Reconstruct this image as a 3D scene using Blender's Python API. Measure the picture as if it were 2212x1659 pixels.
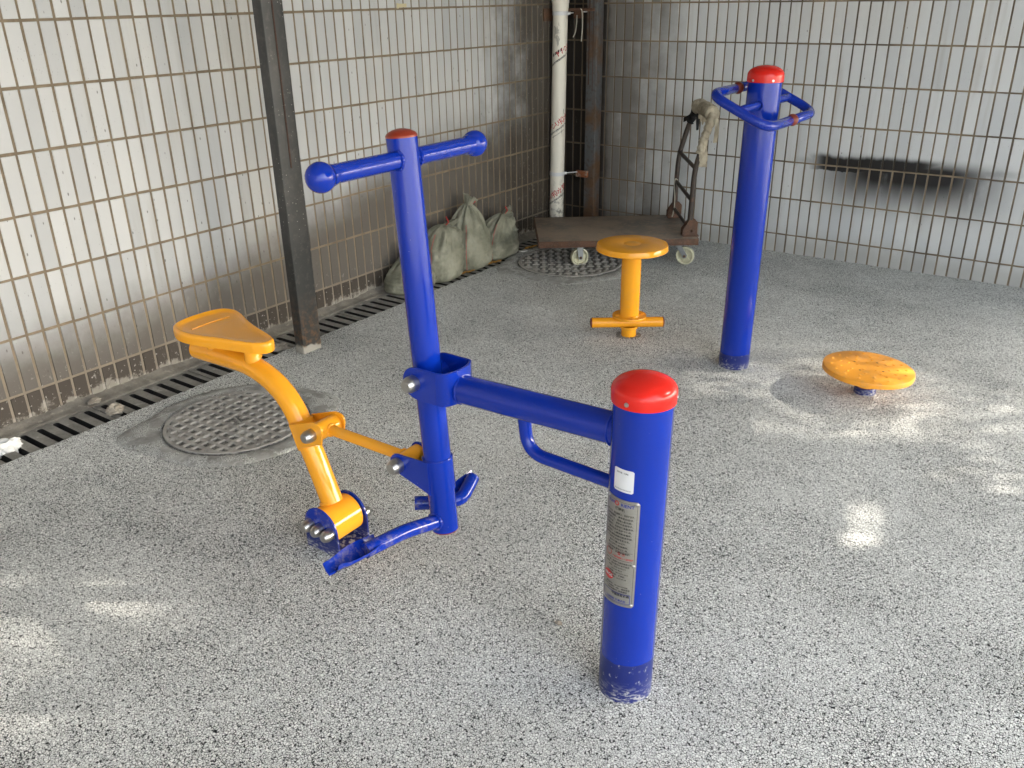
import bpy, bmesh, math, random
from mathutils import Vector, Matrix, noise
random.seed(7)
R_ = math.radians
PI = math.pi
scene = bpy.context.scene
COL = scene.collection
for o in list(bpy.data.objects): bpy.data.objects.remove(o)

# ------------------------------------------------------------------ camera
cd = bpy.data.cameras.new('camera'); cam = bpy.data.objects.new('camera', cd); COL.objects.link(cam)
yw, pt, rl = .6284, .4231, -.0169
fw = Vector((-math.sin(yw)*math.cos(pt), math.cos(yw)*math.cos(pt), -math.sin(pt)))
ri = Vector((math.cos(yw), math.sin(yw), 0)); up = ri.cross(fw)
r2 = math.cos(rl)*ri + math.sin(rl)*up; u2 = -math.sin(rl)*ri + math.cos(rl)*up
M = Matrix((( r2.x, u2.x, -fw.x, 0), (r2.y, u2.y, -fw.y, 0), (r2.z, u2.z, -fw.z, 1.6), (0, 0, 0, 1)))
cam.matrix_world = M
cd.sensor_width = 36; cd.lens = 1859.86/2212*36; cd.clip_start = .05; cd.clip_end = 500
scene.camera = cam
# ------------------------------------------------------------------ world, sun, exposure
SUN_EL, SUN_AZ = R_(29.5), math.atan2(.81, .58)
w = bpy.data.worlds.new('World'); scene.world = w; w.use_nodes = True
nt = w.node_tree; bg = nt.nodes['Background']
sky = nt.nodes.new('ShaderNodeTexSky'); sky.sky_type = 'NISHITA'; sky.sun_disc = False
sky.sun_elevation = SUN_EL; sky.sun_rotation = SUN_AZ; sky.air_density = 1.0; sky.dust_density = 2.5
hz = nt.nodes.new('ShaderNodeRGBToBW'); hm = nt.nodes.new('ShaderNodeMix'); hm.data_type = 'RGBA'; hm.inputs[0].default_value = .55   # milky hazy sky
tint = nt.nodes.new('ShaderNodeMix'); tint.data_type = 'RGBA'; tint.blend_type = 'MULTIPLY'; tint.inputs[0].default_value = 1; tint.inputs[7].default_value = (1.22, 1.2, 1.15, 1)
nt.links.new(sky.outputs[0], hz.inputs[0]); nt.links.new(hz.outputs[0], tint.inputs[6]); nt.links.new(sky.outputs[0], hm.inputs[6]); nt.links.new(tint.outputs[2], hm.inputs[7])
nt.links.new(hm.outputs[2], bg.inputs[0]); bg.inputs[1].default_value = .15
sl = bpy.data.lights.new('sun', 'SUN'); sl.energy = 2.1; sl.angle = R_(.55); sl.color = (1, .93, .82)
so = bpy.data.objects.new('sun', sl); COL.objects.link(so)
sdir = Vector((.813*math.cos(SUN_EL), .582*math.cos(SUN_EL), math.sin(SUN_EL))).normalized()
so.rotation_euler = sdir.to_track_quat('Z', 'Y').to_euler(); so.location = (6, 6, 6)
scene.view_settings.view_transform = 'Standard'; scene.view_settings.look = 'None'
scene.view_settings.exposure = 3.0; scene.view_settings.gamma = 1

# ------------------------------------------------------------------ node helper
class NT:
    def __init__(s, name):
        s.m = bpy.data.materials.new(name); s.m.use_nodes = True
        s.t = s.m.node_tree; s.n = s.t.nodes
        s.b = s.n['Principled BSDF']; s.out = s.n['Material Output']
        s.tc = s.n.new('ShaderNodeTexCoord')
    def L(s, a, b): s.t.links.new(a, b)
    def inp(s, sock, v):
        if isinstance(v, bpy.types.NodeSocket): s.L(v, sock)
        elif isinstance(v, (tuple, list)):
            sock.default_value = tuple(v) + ((1,) if len(v) == 3 and sock.type == 'RGBA' else ())
        else: sock.default_value = v
    def math(s, op, a, b=0, c=None, clamp=False):
        n = s.n.new('ShaderNodeMath'); n.operation = op; n.use_clamp = clamp
        s.inp(n.inputs[0], a); s.inp(n.inputs[1], b)
        if c is not None: s.inp(n.inputs[2], c)
        return n.outputs[0]
    def ss(s, v, lo, hi, a=0., b=1.):       # smoothstep map
        n = s.n.new('ShaderNodeMapRange'); n.interpolation_type = 'SMOOTHSTEP'
        s.inp(n.inputs[0], v)
        if lo > hi: lo, hi, a, b = hi, lo, b, a
        for i, x in enumerate((lo, hi, a, b)): n.inputs[i+1].default_value = x
        return n.outputs[0]
    def pos(s): return s.tc.outputs['Object']
    def xyz(s, v=None):
        n = s.n.new('ShaderNodeSeparateXYZ'); s.L(v or s.pos(), n.inputs[0]); return n.outputs
    def mapv(s, scale=(1, 1, 1), loc=(0, 0, 0), v=None):
        n = s.n.new('ShaderNodeMapping'); s.L(v or s.pos(), n.inputs[0])
        n.inputs['Scale'].default_value = scale; n.inputs['Location'].default_value = loc; return n.outputs[0]
    def noise(s, scale, v=None, detail=3, rough=.55, color=False):
        n = s.n.new('ShaderNodeTexNoise'); s.L(v or s.pos(), n.inputs['Vector'])
        n.inputs['Scale'].default_value = scale; n.inputs['Detail'].default_value = detail
        n.inputs['Roughness'].default_value = rough
        return n.outputs['Color' if color else 'Fac']
    def vor(s, scale, v=None, feature='F1', out='Distance', rnd=1):
        n = s.n.new('ShaderNodeTexVoronoi'); s.L(v or s.pos(), n.inputs['Vector']); n.feature = feature
        n.inputs['Scale'].default_value = scale; n.inputs['Randomness'].default_value = rnd
        return n.outputs[out]
    def mix(s, f, a, b, mode='MIX'):
        n = s.n.new('ShaderNodeMix'); n.data_type = 'RGBA'; n.blend_type = mode
        s.inp(n.inputs[0], f); s.inp(n.inputs[6], a); s.inp(n.inputs[7], b); return n.outputs[2]
    def bump(s, h, strength=.5, dist=.001, normal=None):
        n = s.n.new('ShaderNodeBump'); n.inputs['Strength'].default_value = strength
        n.inputs['Distance'].default_value = dist; s.L(h, n.inputs['Height'])
        if normal: s.L(normal, n.inputs['Normal'])
        s.L(n.outputs[0], s.b.inputs['Normal']); return n.outputs[0]
    def set(s, **k):
        names = dict(color='Base Color', rough='Roughness', metal='Metallic', coat='Coat Weight', coatr='Coat Roughness', spec='Specular IOR Level')
        for a, v in k.items(): s.inp(s.b.inputs[names[a]], v)
        return s
    def island(s):
        g = s.n.new('ShaderNodeNewGeometry'); return g.outputs['Random Per Island']

def paint(name, col, dirt=.0, scuff=False, band=None, knurl=False, rough=.13):
    m = NT(name); p = m.pos()
    n1 = m.noise(9, detail=4); n2 = m.noise(300, detail=2)
    c = m.mix(m.ss(n1, .35, .75, 0, .2), col, tuple(x*.82+.004 for x in col))
    # dust specks and small scratches
    sp = m.vor(70); dust = m.ss(sp, .055, .03); dust = m.math('MULTIPLY', dust, m.ss(m.noise(14), .50, .66))
    c = m.mix(m.math('MULTIPLY', dust, .55), c, (.55, .53, .5))
    if dirt:
        d = m.ss(m.noise(22, detail=6, rough=.7), .48, .7, 0, dirt); c = m.mix(d, c, (.25, .21, .15))
    r = m.math('MULTIPLY_ADD', m.noise(6, detail=3), .12, rough-.06)
    if band:
        z = m.xyz()[2]; b = m.ss(m.math('MULTIPLY_ADD', m.noise(12), .02, z), band+.012, band+.008)
        c = m.mix(b, c, tuple(x*.45+.005 for x in col)); r = m.math('ADD', r, m.math('MULTIPLY', b, .25))
        sc = m.ss(m.noise(75, v=m.mapv((1, 1, .6)), detail=4, rough=.7), .61, .66)
        low = m.ss(z, band*.7, 0.0); sc2 = m.ss(m.noise(60, v=m.mapv((1, 1, 3)), detail=5, rough=.7), .60, .50)
        f = m.math('MULTIPLY', b, m.math('MAXIMUM', m.math('MULTIPLY', sc, .6), m.math('MULTIPLY', m.math('MULTIPLY', low, low), m.math('MULTIPLY', m.math('SUBTRACT', 1, sc2), .9))))
        c = m.mix(f, c, (.5, .49, .45))
    m.set(color=c, rough=r, coat=.12, coatr=.04, spec=.36)
    h = m.math('MULTIPLY_ADD', m.noise(45, detail=2), .6, m.math('MULTIPLY', n2, .1))
    if knurl:
        k = m.vor(115, rnd=.35); h = m.math('ADD', m.math('MULTIPLY', m.ss(k, .15, .45), -3), h)
        m.bump(h, .5, .0009)
    else: m.bump(h, .10, .0003)
    return m.m

BLUE = (.002, .024, .29); YEL = (.86, .36, .018)
m_blue = paint('blue_paint', BLUE); m_bluepost = paint('blue_paint_splashed_foot', BLUE, band=.12)
m_bluelow = paint('blue_paint_base', BLUE, dirt=.55, band=.09); m_knurl = paint('blue_knurled_grip', BLUE, knurl=True)
m_twist = paint('blue_paint_tall_post', BLUE, band=.07)
m_yel = paint('yellow_paint', YEL, dirt=.07); m_yelk = paint('yellow_knurled', YEL, knurl=True)
m_yeldisc = paint('yellow_disc_paint', (.84, .34, .03), dirt=.25, rough=.4)
m_red = paint('red_cap_plastic', (.62, .015, .008), rough=.25)
m_maroon = paint('brownish_red_plastic', (.24, .028, .010), rough=.3)
m_rubber = paint('brown_red_rubber', (.16, .025, .012), rough=.5)

def metal(name, col=(.52, .50, .47), rough=.32):
    m = NT(name); n = m.noise(120, v=m.mapv((1, 1, 6)), detail=3)
    m.set(color=m.mix(n, col, tuple(x*.75 for x in col)), metal=1., rough=m.math('MULTIPLY_ADD', n, .2, rough-.1)); m.bump(n, .15, .0004); return m.m
m_steel = metal('stainless_steel'); m_plate = metal('brushed_plate', (.50, .48, .43), .5)

def rust(name, a, b, c_, t=(.45, .6), rough=.75, bumpy=.0015, sc=9, specks=0):
    m = NT(name); n = m.noise(sc, detail=8, rough=.65); n2 = m.noise(sc*9, detail=5)
    c = m.mix(m.ss(n, *t), a, b); c = m.mix(m.ss(n2, .5, .72, 0, .7), c, c_)
    if specks:
        s = m.vor(55); k = m.math('MULTIPLY', m.ss(s, .16, .09), m.ss(m.noise(5), .45, .62)); c = m.mix(m.math('MULTIPLY', k, specks), c, (.42, .40, .36))
        lo = m.ss(m.xyz()[2], .35, 0.02); k2 = m.math('MULTIPLY', lo, m.ss(m.noise(40, detail=6, rough=.7), .45, .62)); c = m.mix(m.math('MULTIPLY', k2, .8), c, (.16, .085, .04))
        k3 = m.ss(m.math('MULTIPLY_ADD', m.noise(16, detail=6), .12, m.xyz()[2]), .105, .085); c = m.mix(k3, c, (.33, .31, .27))
    m.set(color=c, rough=rough); m.bump(n2, .5, bumpy); return m.m
m_col = rust('dark_steel_column', (.030, .031, .030), (.050, .049, .046), (.075, .07, .062), (.35, .7), .42, .0005, 4, specks=.7)
m_ccol = rust('rusty_corner_steel', (.085, .088, .09), (.10, .055, .028), (.06, .04, .025), (.42, .6), .6, .0008, 4)
m_deck = rust('worn_brown_deck', (.26, .20, .15), (.13, .115, .10), (.33, .23, .15), (.4, .62), .55, .001, 3.5)
m_rim = rust('rusty_rim', (.10, .045, .022), (.065, .032, .018), (.16, .10, .07), (.4, .6), .7, .0012, 20)
m_tubes = rust('dark_rusty_tube', (.035, .026, .020), (.10, .05, .028), (.06, .035, .022), (.5, .7), .5, .0008, 14)
m_rustb = rust('orange_rust', (.22, .07, .025), (.30, .24, .18), (.12, .05, .02), (.5, .6), .8, .001, 30)

def ground_mat():
    m = NT('rubber_granule_ground')
    wv = m.n.new('ShaderNodeVectorMath'); wv.operation = 'MULTIPLY_ADD'
    m.L(m.noise(110, detail=2, color=True), wv.inputs[0]); wv.inputs[1].default_value = (.011, .011, .011); m.L(m.pos(), wv.inputs[2])
    e = m.vor(150, v=wv.outputs[0], feature='DISTANCE_TO_EDGE')
    cell = m.vor(150, v=wv.outputs[0], out='Color')
    big = m.noise(1.15, detail=5, rough=.6); mid = m.noise(7, detail=4)
    th = m.math('MULTIPLY_ADD', m.ss(big, .42, .62), .035, m.math('MULTIPLY_ADD', mid, .06, .052))
    voids = m.ss(m.noise(95, detail=2), .56, .68)
    th = m.math('ADD', th, m.math('MULTIPLY', voids, .16))
    g = m.math('DIVIDE', e, th, clamp=True); g = m.ss(g, .45, .95)
    rv = m.xyz(cell)[0]
    grain = m.mix(rv, (.66, .665, .635), (.92, .92, .88))
    stain = m.ss(m.noise(1.6, detail=6, rough=.62, v=m.mapv((1, 1, 1), (3, 7, 0))), .46, .68, 0, .18)
    grain = m.mix(stain, grain, (.17, .17, .16))
    c = m.mix(g, (.006, .006, .007), grain)
    m.set(color=c, rough=.85, spec=.25)
    h = m.math('MULTIPLY_ADD', g, 1., m.math('MULTIPLY', rv, .6))
    m.bump(h, .85, .0022)
    return m.m
m_ground = ground_mat()

def concrete(name, a, b, specks=.5, sc=8, rough=.9, grit=True):
    m = NT(name); n = m.noise(sc, detail=8, rough=.65); n2 = m.noise(sc*14, detail=4)
    c = m.mix(m.ss(n, .35, .65), a, b); c = m.mix(m.ss(n2, .55, .8, 0, specks), c, tuple(x*.35 for x in a))
    c = m.mix(m.ss(m.noise(sc*3, v=m.mapv((1, 1, 1), (5, 2, 0)), detail=5), .58, .72, 0, .5), c, tuple(min(1, x*1.7) for x in b))
    m.set(color=c, rough=rough); m.bump(m.math('ADD', n2, n), .7, .003 if grit else .001); return m.m
m_drain = concrete('drain_concrete', (.20, .19, .17), (.30, .285, .255), .6, 9)
m_ledge = concrete('mortar', (.15, .135, .115), (.24, .22, .185), .5, 9)
def cover_mat():
    m = NT('cast_cover'); z = m.xyz()[2]; n = m.noise(8, detail=7, rough=.65); e = m.vor(210, feature='DISTANCE_TO_EDGE'); rc = m.xyz(m.vor(210, out='Color'))[0]
    c = m.mix(m.ss(n, .35, .65), (.38, .365, .335), (.27, .255, .235))
    rust_ = m.ss(m.noise(5, detail=6, v=m.mapv((1, 1, 1), (4, 4, 0))), .60, .72, 0, .5); c = m.mix(rust_, c, (.16, .10, .065))
    g = m.mix(m.ss(e, .05, .14), (.02, .02, .02), m.mix(rc, (.05, .05, .048), (.30, .295, .27)))
    low = m.math('MULTIPLY', m.ss(m.math('MULTIPLY_ADD', m.noise(60), .004, z), .0125, .0095), m.ss(m.noise(18, detail=3), .36, .5)); c = m.mix(m.math('MULTIPLY', low, .85), c, g)
    m.set(color=c, rough=.8); m.bump(m.math('ADD', m.noise(110, detail=4), m.math('MULTIPLY', low, e)), .7, .002); return m.m
m_cover = cover_mat()
def surround_mat():
    m = NT('smeared_cement'); e = m.vor(150, feature='DISTANCE_TO_EDGE'); n = m.noise(10, detail=8, rough=.7)
    c = m.mix(m.ss(n, .35, .65), (.22, .215, .20), (.36, .355, .335)); c = m.mix(m.ss(m.noise(26, v=m.mapv((1, .3, 1)), detail=6, rough=.7), .55, .7, 0, .6), c, (.50, .49, .46))
    g = m.mix(m.ss(e, .04, .10), (.012, .012, .012), (.62, .62, .59)); k = m.ss(m.noise(13, detail=5, v=m.mapv((1, 1, 1), (2, 5, 0))), .46, .56)
    c = m.mix(m.math('MULTIPLY', k, .8), c, g); m.set(color=c, rough=.9); m.bump(m.math('ADD', m.noise(90, detail=4), m.math('ADD', n, m.math('MULTIPLY', k, e))), .9, .004); return m.m
m_surr = surround_mat()
m_dark = concrete('drain_dirt_shade', (.006, .006, .006), (.012, .011, .010), .3)  # near-black: dirt plus the slots' and trench's shade painted into the colour
m_ceil = concrete('ceiling_plaster', (.30, .29, .27), (.36, .35, .33), .1, 2)

def wall_mats(side):
    m = NT('glazed_tile_'+side); P = m.xyz(); x, y, z = P[0], P[1], P[2]
    isl = m.island()
    base = m.mix(isl, (.41, .415, .415), (.53, .53, .52)) if side == 'left' else m.mix(isl, (.47, .485, .49), (.57, .58, .575))
    base = m.mix(m.ss(m.noise(1.3, detail=3), .45, .7, 0, .35), base, (.55, .53, .48))
    n = m.noise(5, detail=7, rough=.62); nf = m.noise(38, detail=6, rough=.7)
    # speckles and drips
    a = m.mapv((1, 1, .45)); s1 = m.vor(30, v=a); k = m.math('MULTIPLY', m.ss(s1, .12, .06), m.ss(m.vor(30, v=a, out='Color'), .36, .41))
    s2 = m.vor(95, v=a); k2 = m.math('MULTIPLY', m.ss(s2, .13, .07), m.ss(m.noise(6), .45, .6))
    k = m.math('MAXIMUM', k, m.math('MULTIPLY', k2, .6))
    base = m.mix(m.math('MULTIPLY', k, .8), base, (.10, .095, .085))
    streak = m.ss(m.noise(14, v=m.mapv((1, 1, .08)), detail=4), .55, .75, 0, .30); base = m.mix(streak, base, (.30, .27, .22))
    if side == 'left':
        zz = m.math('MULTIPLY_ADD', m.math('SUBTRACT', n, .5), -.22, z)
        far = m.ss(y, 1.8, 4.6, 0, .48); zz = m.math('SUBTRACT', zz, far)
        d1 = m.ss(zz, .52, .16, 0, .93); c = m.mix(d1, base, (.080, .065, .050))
        d2 = m.ss(z, .1235, .1220); c = m.mix(m.math('MULTIPLY', d2, .9), c, (.045, .034, .025))
        scr = m.math('MULTIPLY', m.ss(m.noise(26, v=m.mapv((1, 1, .5), (2, 1, 4)), detail=7, rough=.75), .60, .68), m.ss(z, .40, .1, 0, .45))
        c = m.mix(scr, c, (.40, .38, .34))
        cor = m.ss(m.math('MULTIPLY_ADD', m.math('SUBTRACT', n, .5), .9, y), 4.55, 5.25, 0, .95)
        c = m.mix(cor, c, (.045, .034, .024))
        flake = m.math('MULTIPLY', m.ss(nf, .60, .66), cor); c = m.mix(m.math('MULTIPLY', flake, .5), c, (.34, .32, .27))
        spl = m.ss(m.math('MULTIPLY_ADD', m.noise(13, detail=7, rough=.72), -.20, z), -.060, -.084); c = m.mix(spl, c, (.24, .22, .185))
        sp2 = m.math('MULTIPLY', m.ss(m.noise(60, detail=4, rough=.6), .64, .68), m.ss(z, .25, .05)); c = m.mix(sp2, c, (.38, .36, .32))
    else:
        zz = m.math('MULTIPLY_ADD', m.math('SUBTRACT', n, .5), -.12, z)
        c = m.mix(m.ss(zz, .22, .03, 0, .5), base, (.24, .22, .18))
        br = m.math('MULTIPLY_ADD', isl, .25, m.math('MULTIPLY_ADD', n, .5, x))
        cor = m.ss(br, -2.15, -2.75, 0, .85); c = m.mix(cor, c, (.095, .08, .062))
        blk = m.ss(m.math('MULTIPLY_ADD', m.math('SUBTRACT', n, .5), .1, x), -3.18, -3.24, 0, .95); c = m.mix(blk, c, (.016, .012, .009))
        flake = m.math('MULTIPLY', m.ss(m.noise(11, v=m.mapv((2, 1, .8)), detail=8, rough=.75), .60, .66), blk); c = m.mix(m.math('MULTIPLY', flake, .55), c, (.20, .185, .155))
        # soot mark: dense bar and faint soot below it
        bz = m.math('MULTIPLY_ADD', x, -.02, z)      # bar tilts very slightly
        jx = m.noise(9, v=m.mapv((1, 1, .2)), detail=4); jn = m.math('SUBTRACT', jx, .5)
        zb = m.math('MULTIPLY_ADD', jn, .05, bz)
        bar = m.math('MULTIPLY', m.ss(zb, .590, .604), m.ss(zb, .715, .675))
        bar = m.math('MULTIPLY', bar, m.math('MULTIPLY', m.ss(x, -1.76, -1.62), m.ss(x, -.84, -1.06)))
        tail = m.math('MULTIPLY', m.math('MULTIPLY', m.ss(zb, .605, .64), m.ss(zb, .69, .65)), m.math('MULTIPLY', m.ss(x, -1.9, -1.6, 0, .6), m.ss(x, -.40, -.72)))
        soot = m.math('MULTIPLY', m.math('MULTIPLY', m.ss(zb, .28, .60, 0, 1.05), m.ss(z, .70, .61)), m.math('MULTIPLY', m.ss(x, -1.85, -1.3), m.ss(x, -.42, -.95)))
        soot = m.math('MULTIPLY', soot, m.ss(m.noise(6, v=m.mapv((1, 1, .35), (1, 0, 3)), detail=5), .12, .42))
        f = m.math('MAXIMUM', bar, m.math('MAXIMUM', m.math('MULTIPLY', tail, .9), soot))
        c = m.mix(m.math('MULTIPLY', f, 1., clamp=True), c, (.006, .006, .006))
    ro = m.math('MULTIPLY_ADD', n, .22, .30)
    ro = m.math('ADD', ro, m.ss(z, .4, .05, 0, .3)); m.set(color=c, rough=ro, spec=.5)
    m.bump(m.math('ADD', m.noise(16, detail=2), m.math('MULTIPLY', nf, .3)), .25, .0012)
    tile = m.m
    g = NT('grout_'+side); P = g.xyz(); n = g.noise(9, detail=7, rough=.7); n3 = g.noise(3, v=g.mapv((1, 1, .3)))
    c = g.mix(g.ss(n, .35, .65), (.25, .195, .13), (.17, .13, .088))
    if side == 'right': c = g.mix(g.ss(n3, .45, .62, 0, .75), c, (.085, .068, .052))
    if side == 'left':
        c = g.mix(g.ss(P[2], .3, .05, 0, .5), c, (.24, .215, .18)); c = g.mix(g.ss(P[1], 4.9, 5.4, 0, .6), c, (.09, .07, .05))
        spl = g.ss(g.math('MULTIPLY_ADD', g.noise(13, detail=7, rough=.72), -.20, P[2]), -.060, -.084); c = g.mix(spl, c, (.33, .305, .265))
    else:
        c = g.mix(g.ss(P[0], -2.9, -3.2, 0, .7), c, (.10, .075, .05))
        zb = g.math('MULTIPLY', g.math('MULTIPLY', g.ss(P[2], .598, .602), g.ss(P[2], .70, .66)), g.math('MULTIPLY', g.ss(P[0], -1.7, -1.5), g.ss(P[0], -.7, -1.1)))
        c = g.mix(g.math('MULTIPLY', zb, .85), c, (.012, .011, .01))
    g.set(color=c, rough=.9); g.bump(n, .6, .002)
    return g.m, tile

def plain(name, col, rough=.6, **k):
    m = NT(name); n = m.noise(25, detail=4); m.set(color=m.mix(n, tuple(x*.85 for x in col), col), rough=rough, **k); m.bump(n, .2, .0008); return m.m
m_pvc = None
def pvc():
    m = NT('cream_pvc'); z = m.xyz()[2]
    c = m.mix(m.noise(5, v=m.mapv((1, 1, .4))), (.74, .70, .60), (.82, .78, .68))
    d = m.ss(m.noise(18, v=m.mapv((1, 1, .35), (3, 3, 1)), detail=6, rough=.7), .61, .67)
    c = m.mix(m.math('MULTIPLY', d, .6), c, (.16, .15, .13))
    lo = m.math('MULTIPLY', m.ss(z, .45, .1), m.ss(m.noise(22, detail=6, rough=.7), .47, .60)); c = m.mix(m.math('MULTIPLY', lo, .75), c, (.12, .115, .10))
    m.set(color=c, rough=.35); m.bump(m.noise(12), .2, .001); return m.m
m_pvc = pvc()
m_white = plain('white_plastic', (.72, .72, .72), .4); m_wheel = plain('cream_nylon', (.58, .56, .40), .45)
m_fork = plain('zinc_fork', (.30, .315, .32), .45, metal=.35); m_cloth = None
m_redp = plain('red_print', (.55, .03, .03), .5); m_blackp = plain('black_print', (.02, .02, .02), .5)
m_bluep = plain('blue_print', (.01, .03, .30), .5); m_black = plain('black_rag', (.008, .008, .009), .9)
m_leaf = plain('dry_leaf', (.42, .22, .05), .7); m_paper = plain('white_tissue', (.78, .77, .74), .8)
m_stone = concrete('mortar_crumb', (.30, .26, .21), (.40, .36, .30), .4, 40)
m_tape = plain('masking_tape', (.60, .52, .32), .6); m_tie = plain('red_string', (.45, .03, .025), .5)
m_cord = plain('pale_cord', (.42, .40, .33), .8)
def cloth(name, a, b, sc=60, stripe=None):
    m = NT(name); n = m.noise(7, detail=6, rough=.6)
    c = m.mix(m.ss(n, .35, .68), a, b)
    w1 = m.n.new('ShaderNodeTexWave'); w1.bands_direction = 'Z'; w1.inputs['Scale'].default_value = sc; w1.inputs['Distortion'].default_value = 1.5; m.L(m.pos(), w1.inputs['Vector'])
    w2 = m.n.new('ShaderNodeTexWave'); w2.bands_direction = 'DIAGONAL'; w2.inputs['Scale'].default_value = sc; w2.inputs['Distortion'].default_value = 1.5; m.L(m.pos(), w2.inputs['Vector'])
    ww = m.math('MULTIPLY', w1.outputs['Fac'], w2.outputs['Fac'])
    c = m.mix(m.math('MULTIPLY', ww, .25), c, tuple(min(1, x*1.5) for x in b))
    fold = m.noise(14, v=m.mapv((1, 1, .4)), detail=4)
    m.set(color=c, rough=.75, spec=.3); m.bump(m.math('MULTIPLY_ADD', ww, .06, m.math('MULTIPLY_ADD', m.noise(34, v=m.mapv((1, 1, .35)), detail=5), .5, fold)), .95, .016); return m.m
m_bag = cloth('woven_sack', (.155, .155, .112), (.29, .285, .22))
m_rag = cloth('cream_rag', (.25, .215, .155), (.48, .43, .33), 120)
m_bark = plain('bark', (.10, .07, .05), .9)
def leafm():
    m = NT('leaf_green'); c = m.mix(m.island(), (.035, .07, .015), (.07, .12, .03)); m.set(color=c, rough=.5); return m.m
m_leafg = leafm()

# ------------------------------------------------------------------ mesh helpers
def obj(name, bm, mats, parent=None, smooth=35, **props):
    me = bpy.data.meshes.new(name)
    bmesh.ops.recalc_face_normals(bm, faces=bm.faces)
    bm.to_mesh(me); bm.free()
    for m in (mats if isinstance(mats, (list, tuple)) else [mats]): me.materials.append(m)
    if smooth:
        me.polygons.foreach_set('use_smooth', [True]*len(me.polygons)); me.set_sharp_from_angle(angle=R_(smooth))
    o = bpy.data.objects.new(name, me); COL.objects.link(o)
    if parent is not None:
        o.parent = parent
        if parent.type != 'MESH': o.matrix_parent_inverse = Matrix.Translation(-parent.location)
    for k, v in props.items(): o[k] = v
    return o
def thing(name, loc, label, category, group=None):
    o = bpy.data.objects.new(name, None); COL.objects.link(o); o.location = loc; o.empty_display_size = .1
    o['label'] = label; o['category'] = category
    if group: o['group'] = group
    return o
def V(*a): return Vector(a if len(a) > 1 else a[0])
def frame(axis):
    a = Vector(axis).normalized(); t = Vector((0, 0, 1)) if abs(a.z) < .9 else Vector((1, 0, 0))
    u = a.cross(t).normalized(); return u, a.cross(u).normalized()*1, a
def tube(bm, pts, r, seg=28, cap=True, rad=None):
    pts = [Vector(p) for p in pts]; n = len(pts); rings = []
    tan = []
    for i in range(n):
        a = pts[max(0, i-1)]; b = pts[min(n-1, i+1)]; tan.append((b-a).normalized())
    u, v, _ = frame(tan[0])
    for i in range(n):
        if i:
            q = tan[i-1].rotation_difference(tan[i]); u = q @ u; v = q @ v
        rr = rad[i] if rad else r
        rings.append([bm.verts.new(pts[i] + (u*math.cos(2*PI*k/seg) + v*math.sin(2*PI*k/seg))*rr) for k in range(seg)])
    for i in range(n-1):
        for k in range(seg):
            bm.faces.new((rings[i][k], rings[i][(k+1) % seg], rings[i+1][(k+1) % seg], rings[i+1][k]))
    if cap:
        bm.faces.new(rings[0]); bm.faces.new(rings[-1])
    return rings
def fillet(pts, rad, n=7):
    pts = [Vector(p) for p in pts]; out = [pts[0]]
    for i in range(1, len(pts)-1):
        a, b, c = pts[i-1], pts[i], pts[i+1]; d1 = (a-b); d2 = (c-b)
        r = min(rad, d1.length*.49, d2.length*.49); p = b+d1.normalized()*r; q = b+d2.normalized()*r
        for k in range(n+1):
            t = k/n; out.append(p*(1-t)**2 + b*2*t*(1-t) + q*t*t)
    out.append(pts[-1]); return out
def catmull(pts, n=8, closed=False):
    pts = [Vector(p) for p in pts]; N = len(pts); out = []
    rng = range(N) if closed else range(N-1)
    for i in rng:
        g = (lambda j: pts[j % N]) if closed else (lambda j: pts[max(0, min(N-1, j))])
        p0, p1, p2, p3 = g(i-1), g(i), g(i+1), g(i+2)
        for k in range(n):
            t = k/n; out.append(.5*((2*p1)+(p2-p0)*t+(2*p0-5*p1+4*p2-p3)*t*t+(-p0+3*p1-3*p2+p3)*t**3))
    if not closed: out.append(pts[-1])
    return out
def lathe(bm, prof, origin, axis=(0, 0, 1), seg=40):
    o = Vector(origin); u, v, a = frame(axis); rings = []
    for r, h in prof:
        if r < 1e-6: rings.append([bm.verts.new(o+a*h)])
        else: rings.append([bm.verts.new(o+a*h+(u*math.cos(2*PI*k/seg)+v*math.sin(2*PI*k/seg))*r) for k in range(seg)])
    for A, B in zip(rings, rings[1:]):
        for k in range(seg):
            l = (k+1) % seg
            if len(A) == 1 and len(B) == 1: continue
            if len(A) == 1: bm.faces.new((A[0], B[k], B[l]))
            elif len(B) == 1: bm.faces.new((A[k], A[l], B[0]))
            else: bm.faces.new((A[k], A[l], B[l], B[k]))
def prism(bm, outline, origin, u, v, n, depth, bev=0, segs=2):
    """outline 2-D points in (u,v); from origin, thick `depth` along n"""
    o, u, v, n = Vector(origin), Vector(u), Vector(v), Vector(n)
    a = [bm.verts.new(o+u*p[0]+v*p[1]) for p in outline]; b = [bm.verts.new(o+u*p[0]+v*p[1]+n*depth) for p in outline]
    fs = [bm.faces.new(a), bm.faces.new(b[::-1])]
    N = len(a); es = []
    for i in range(N): bm.faces.new((a[i], b[i], b[(i+1) % N], a[(i+1) % N]))
    if bev:
        es = [e for f in fs for e in f.edges]
        bmesh.ops.bevel(bm, geom=es, offset=bev, segments=segs, profile=.5, affect='EDGES')
def rrect(w, h, r, n=5, cx=0, cy=0):
    out = []
    for sx, sy, a0 in ((1, 1, 0), (-1, 1, 90), (-1, -1, 180), (1, -1, 270)):
        for k in range(n+1):
            a = R_(a0+90*k/n); out.append((cx+sx*(w/2-r)+r*math.cos(a), cy+sy*(h/2-r)+r*math.sin(a)))
    return out
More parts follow.
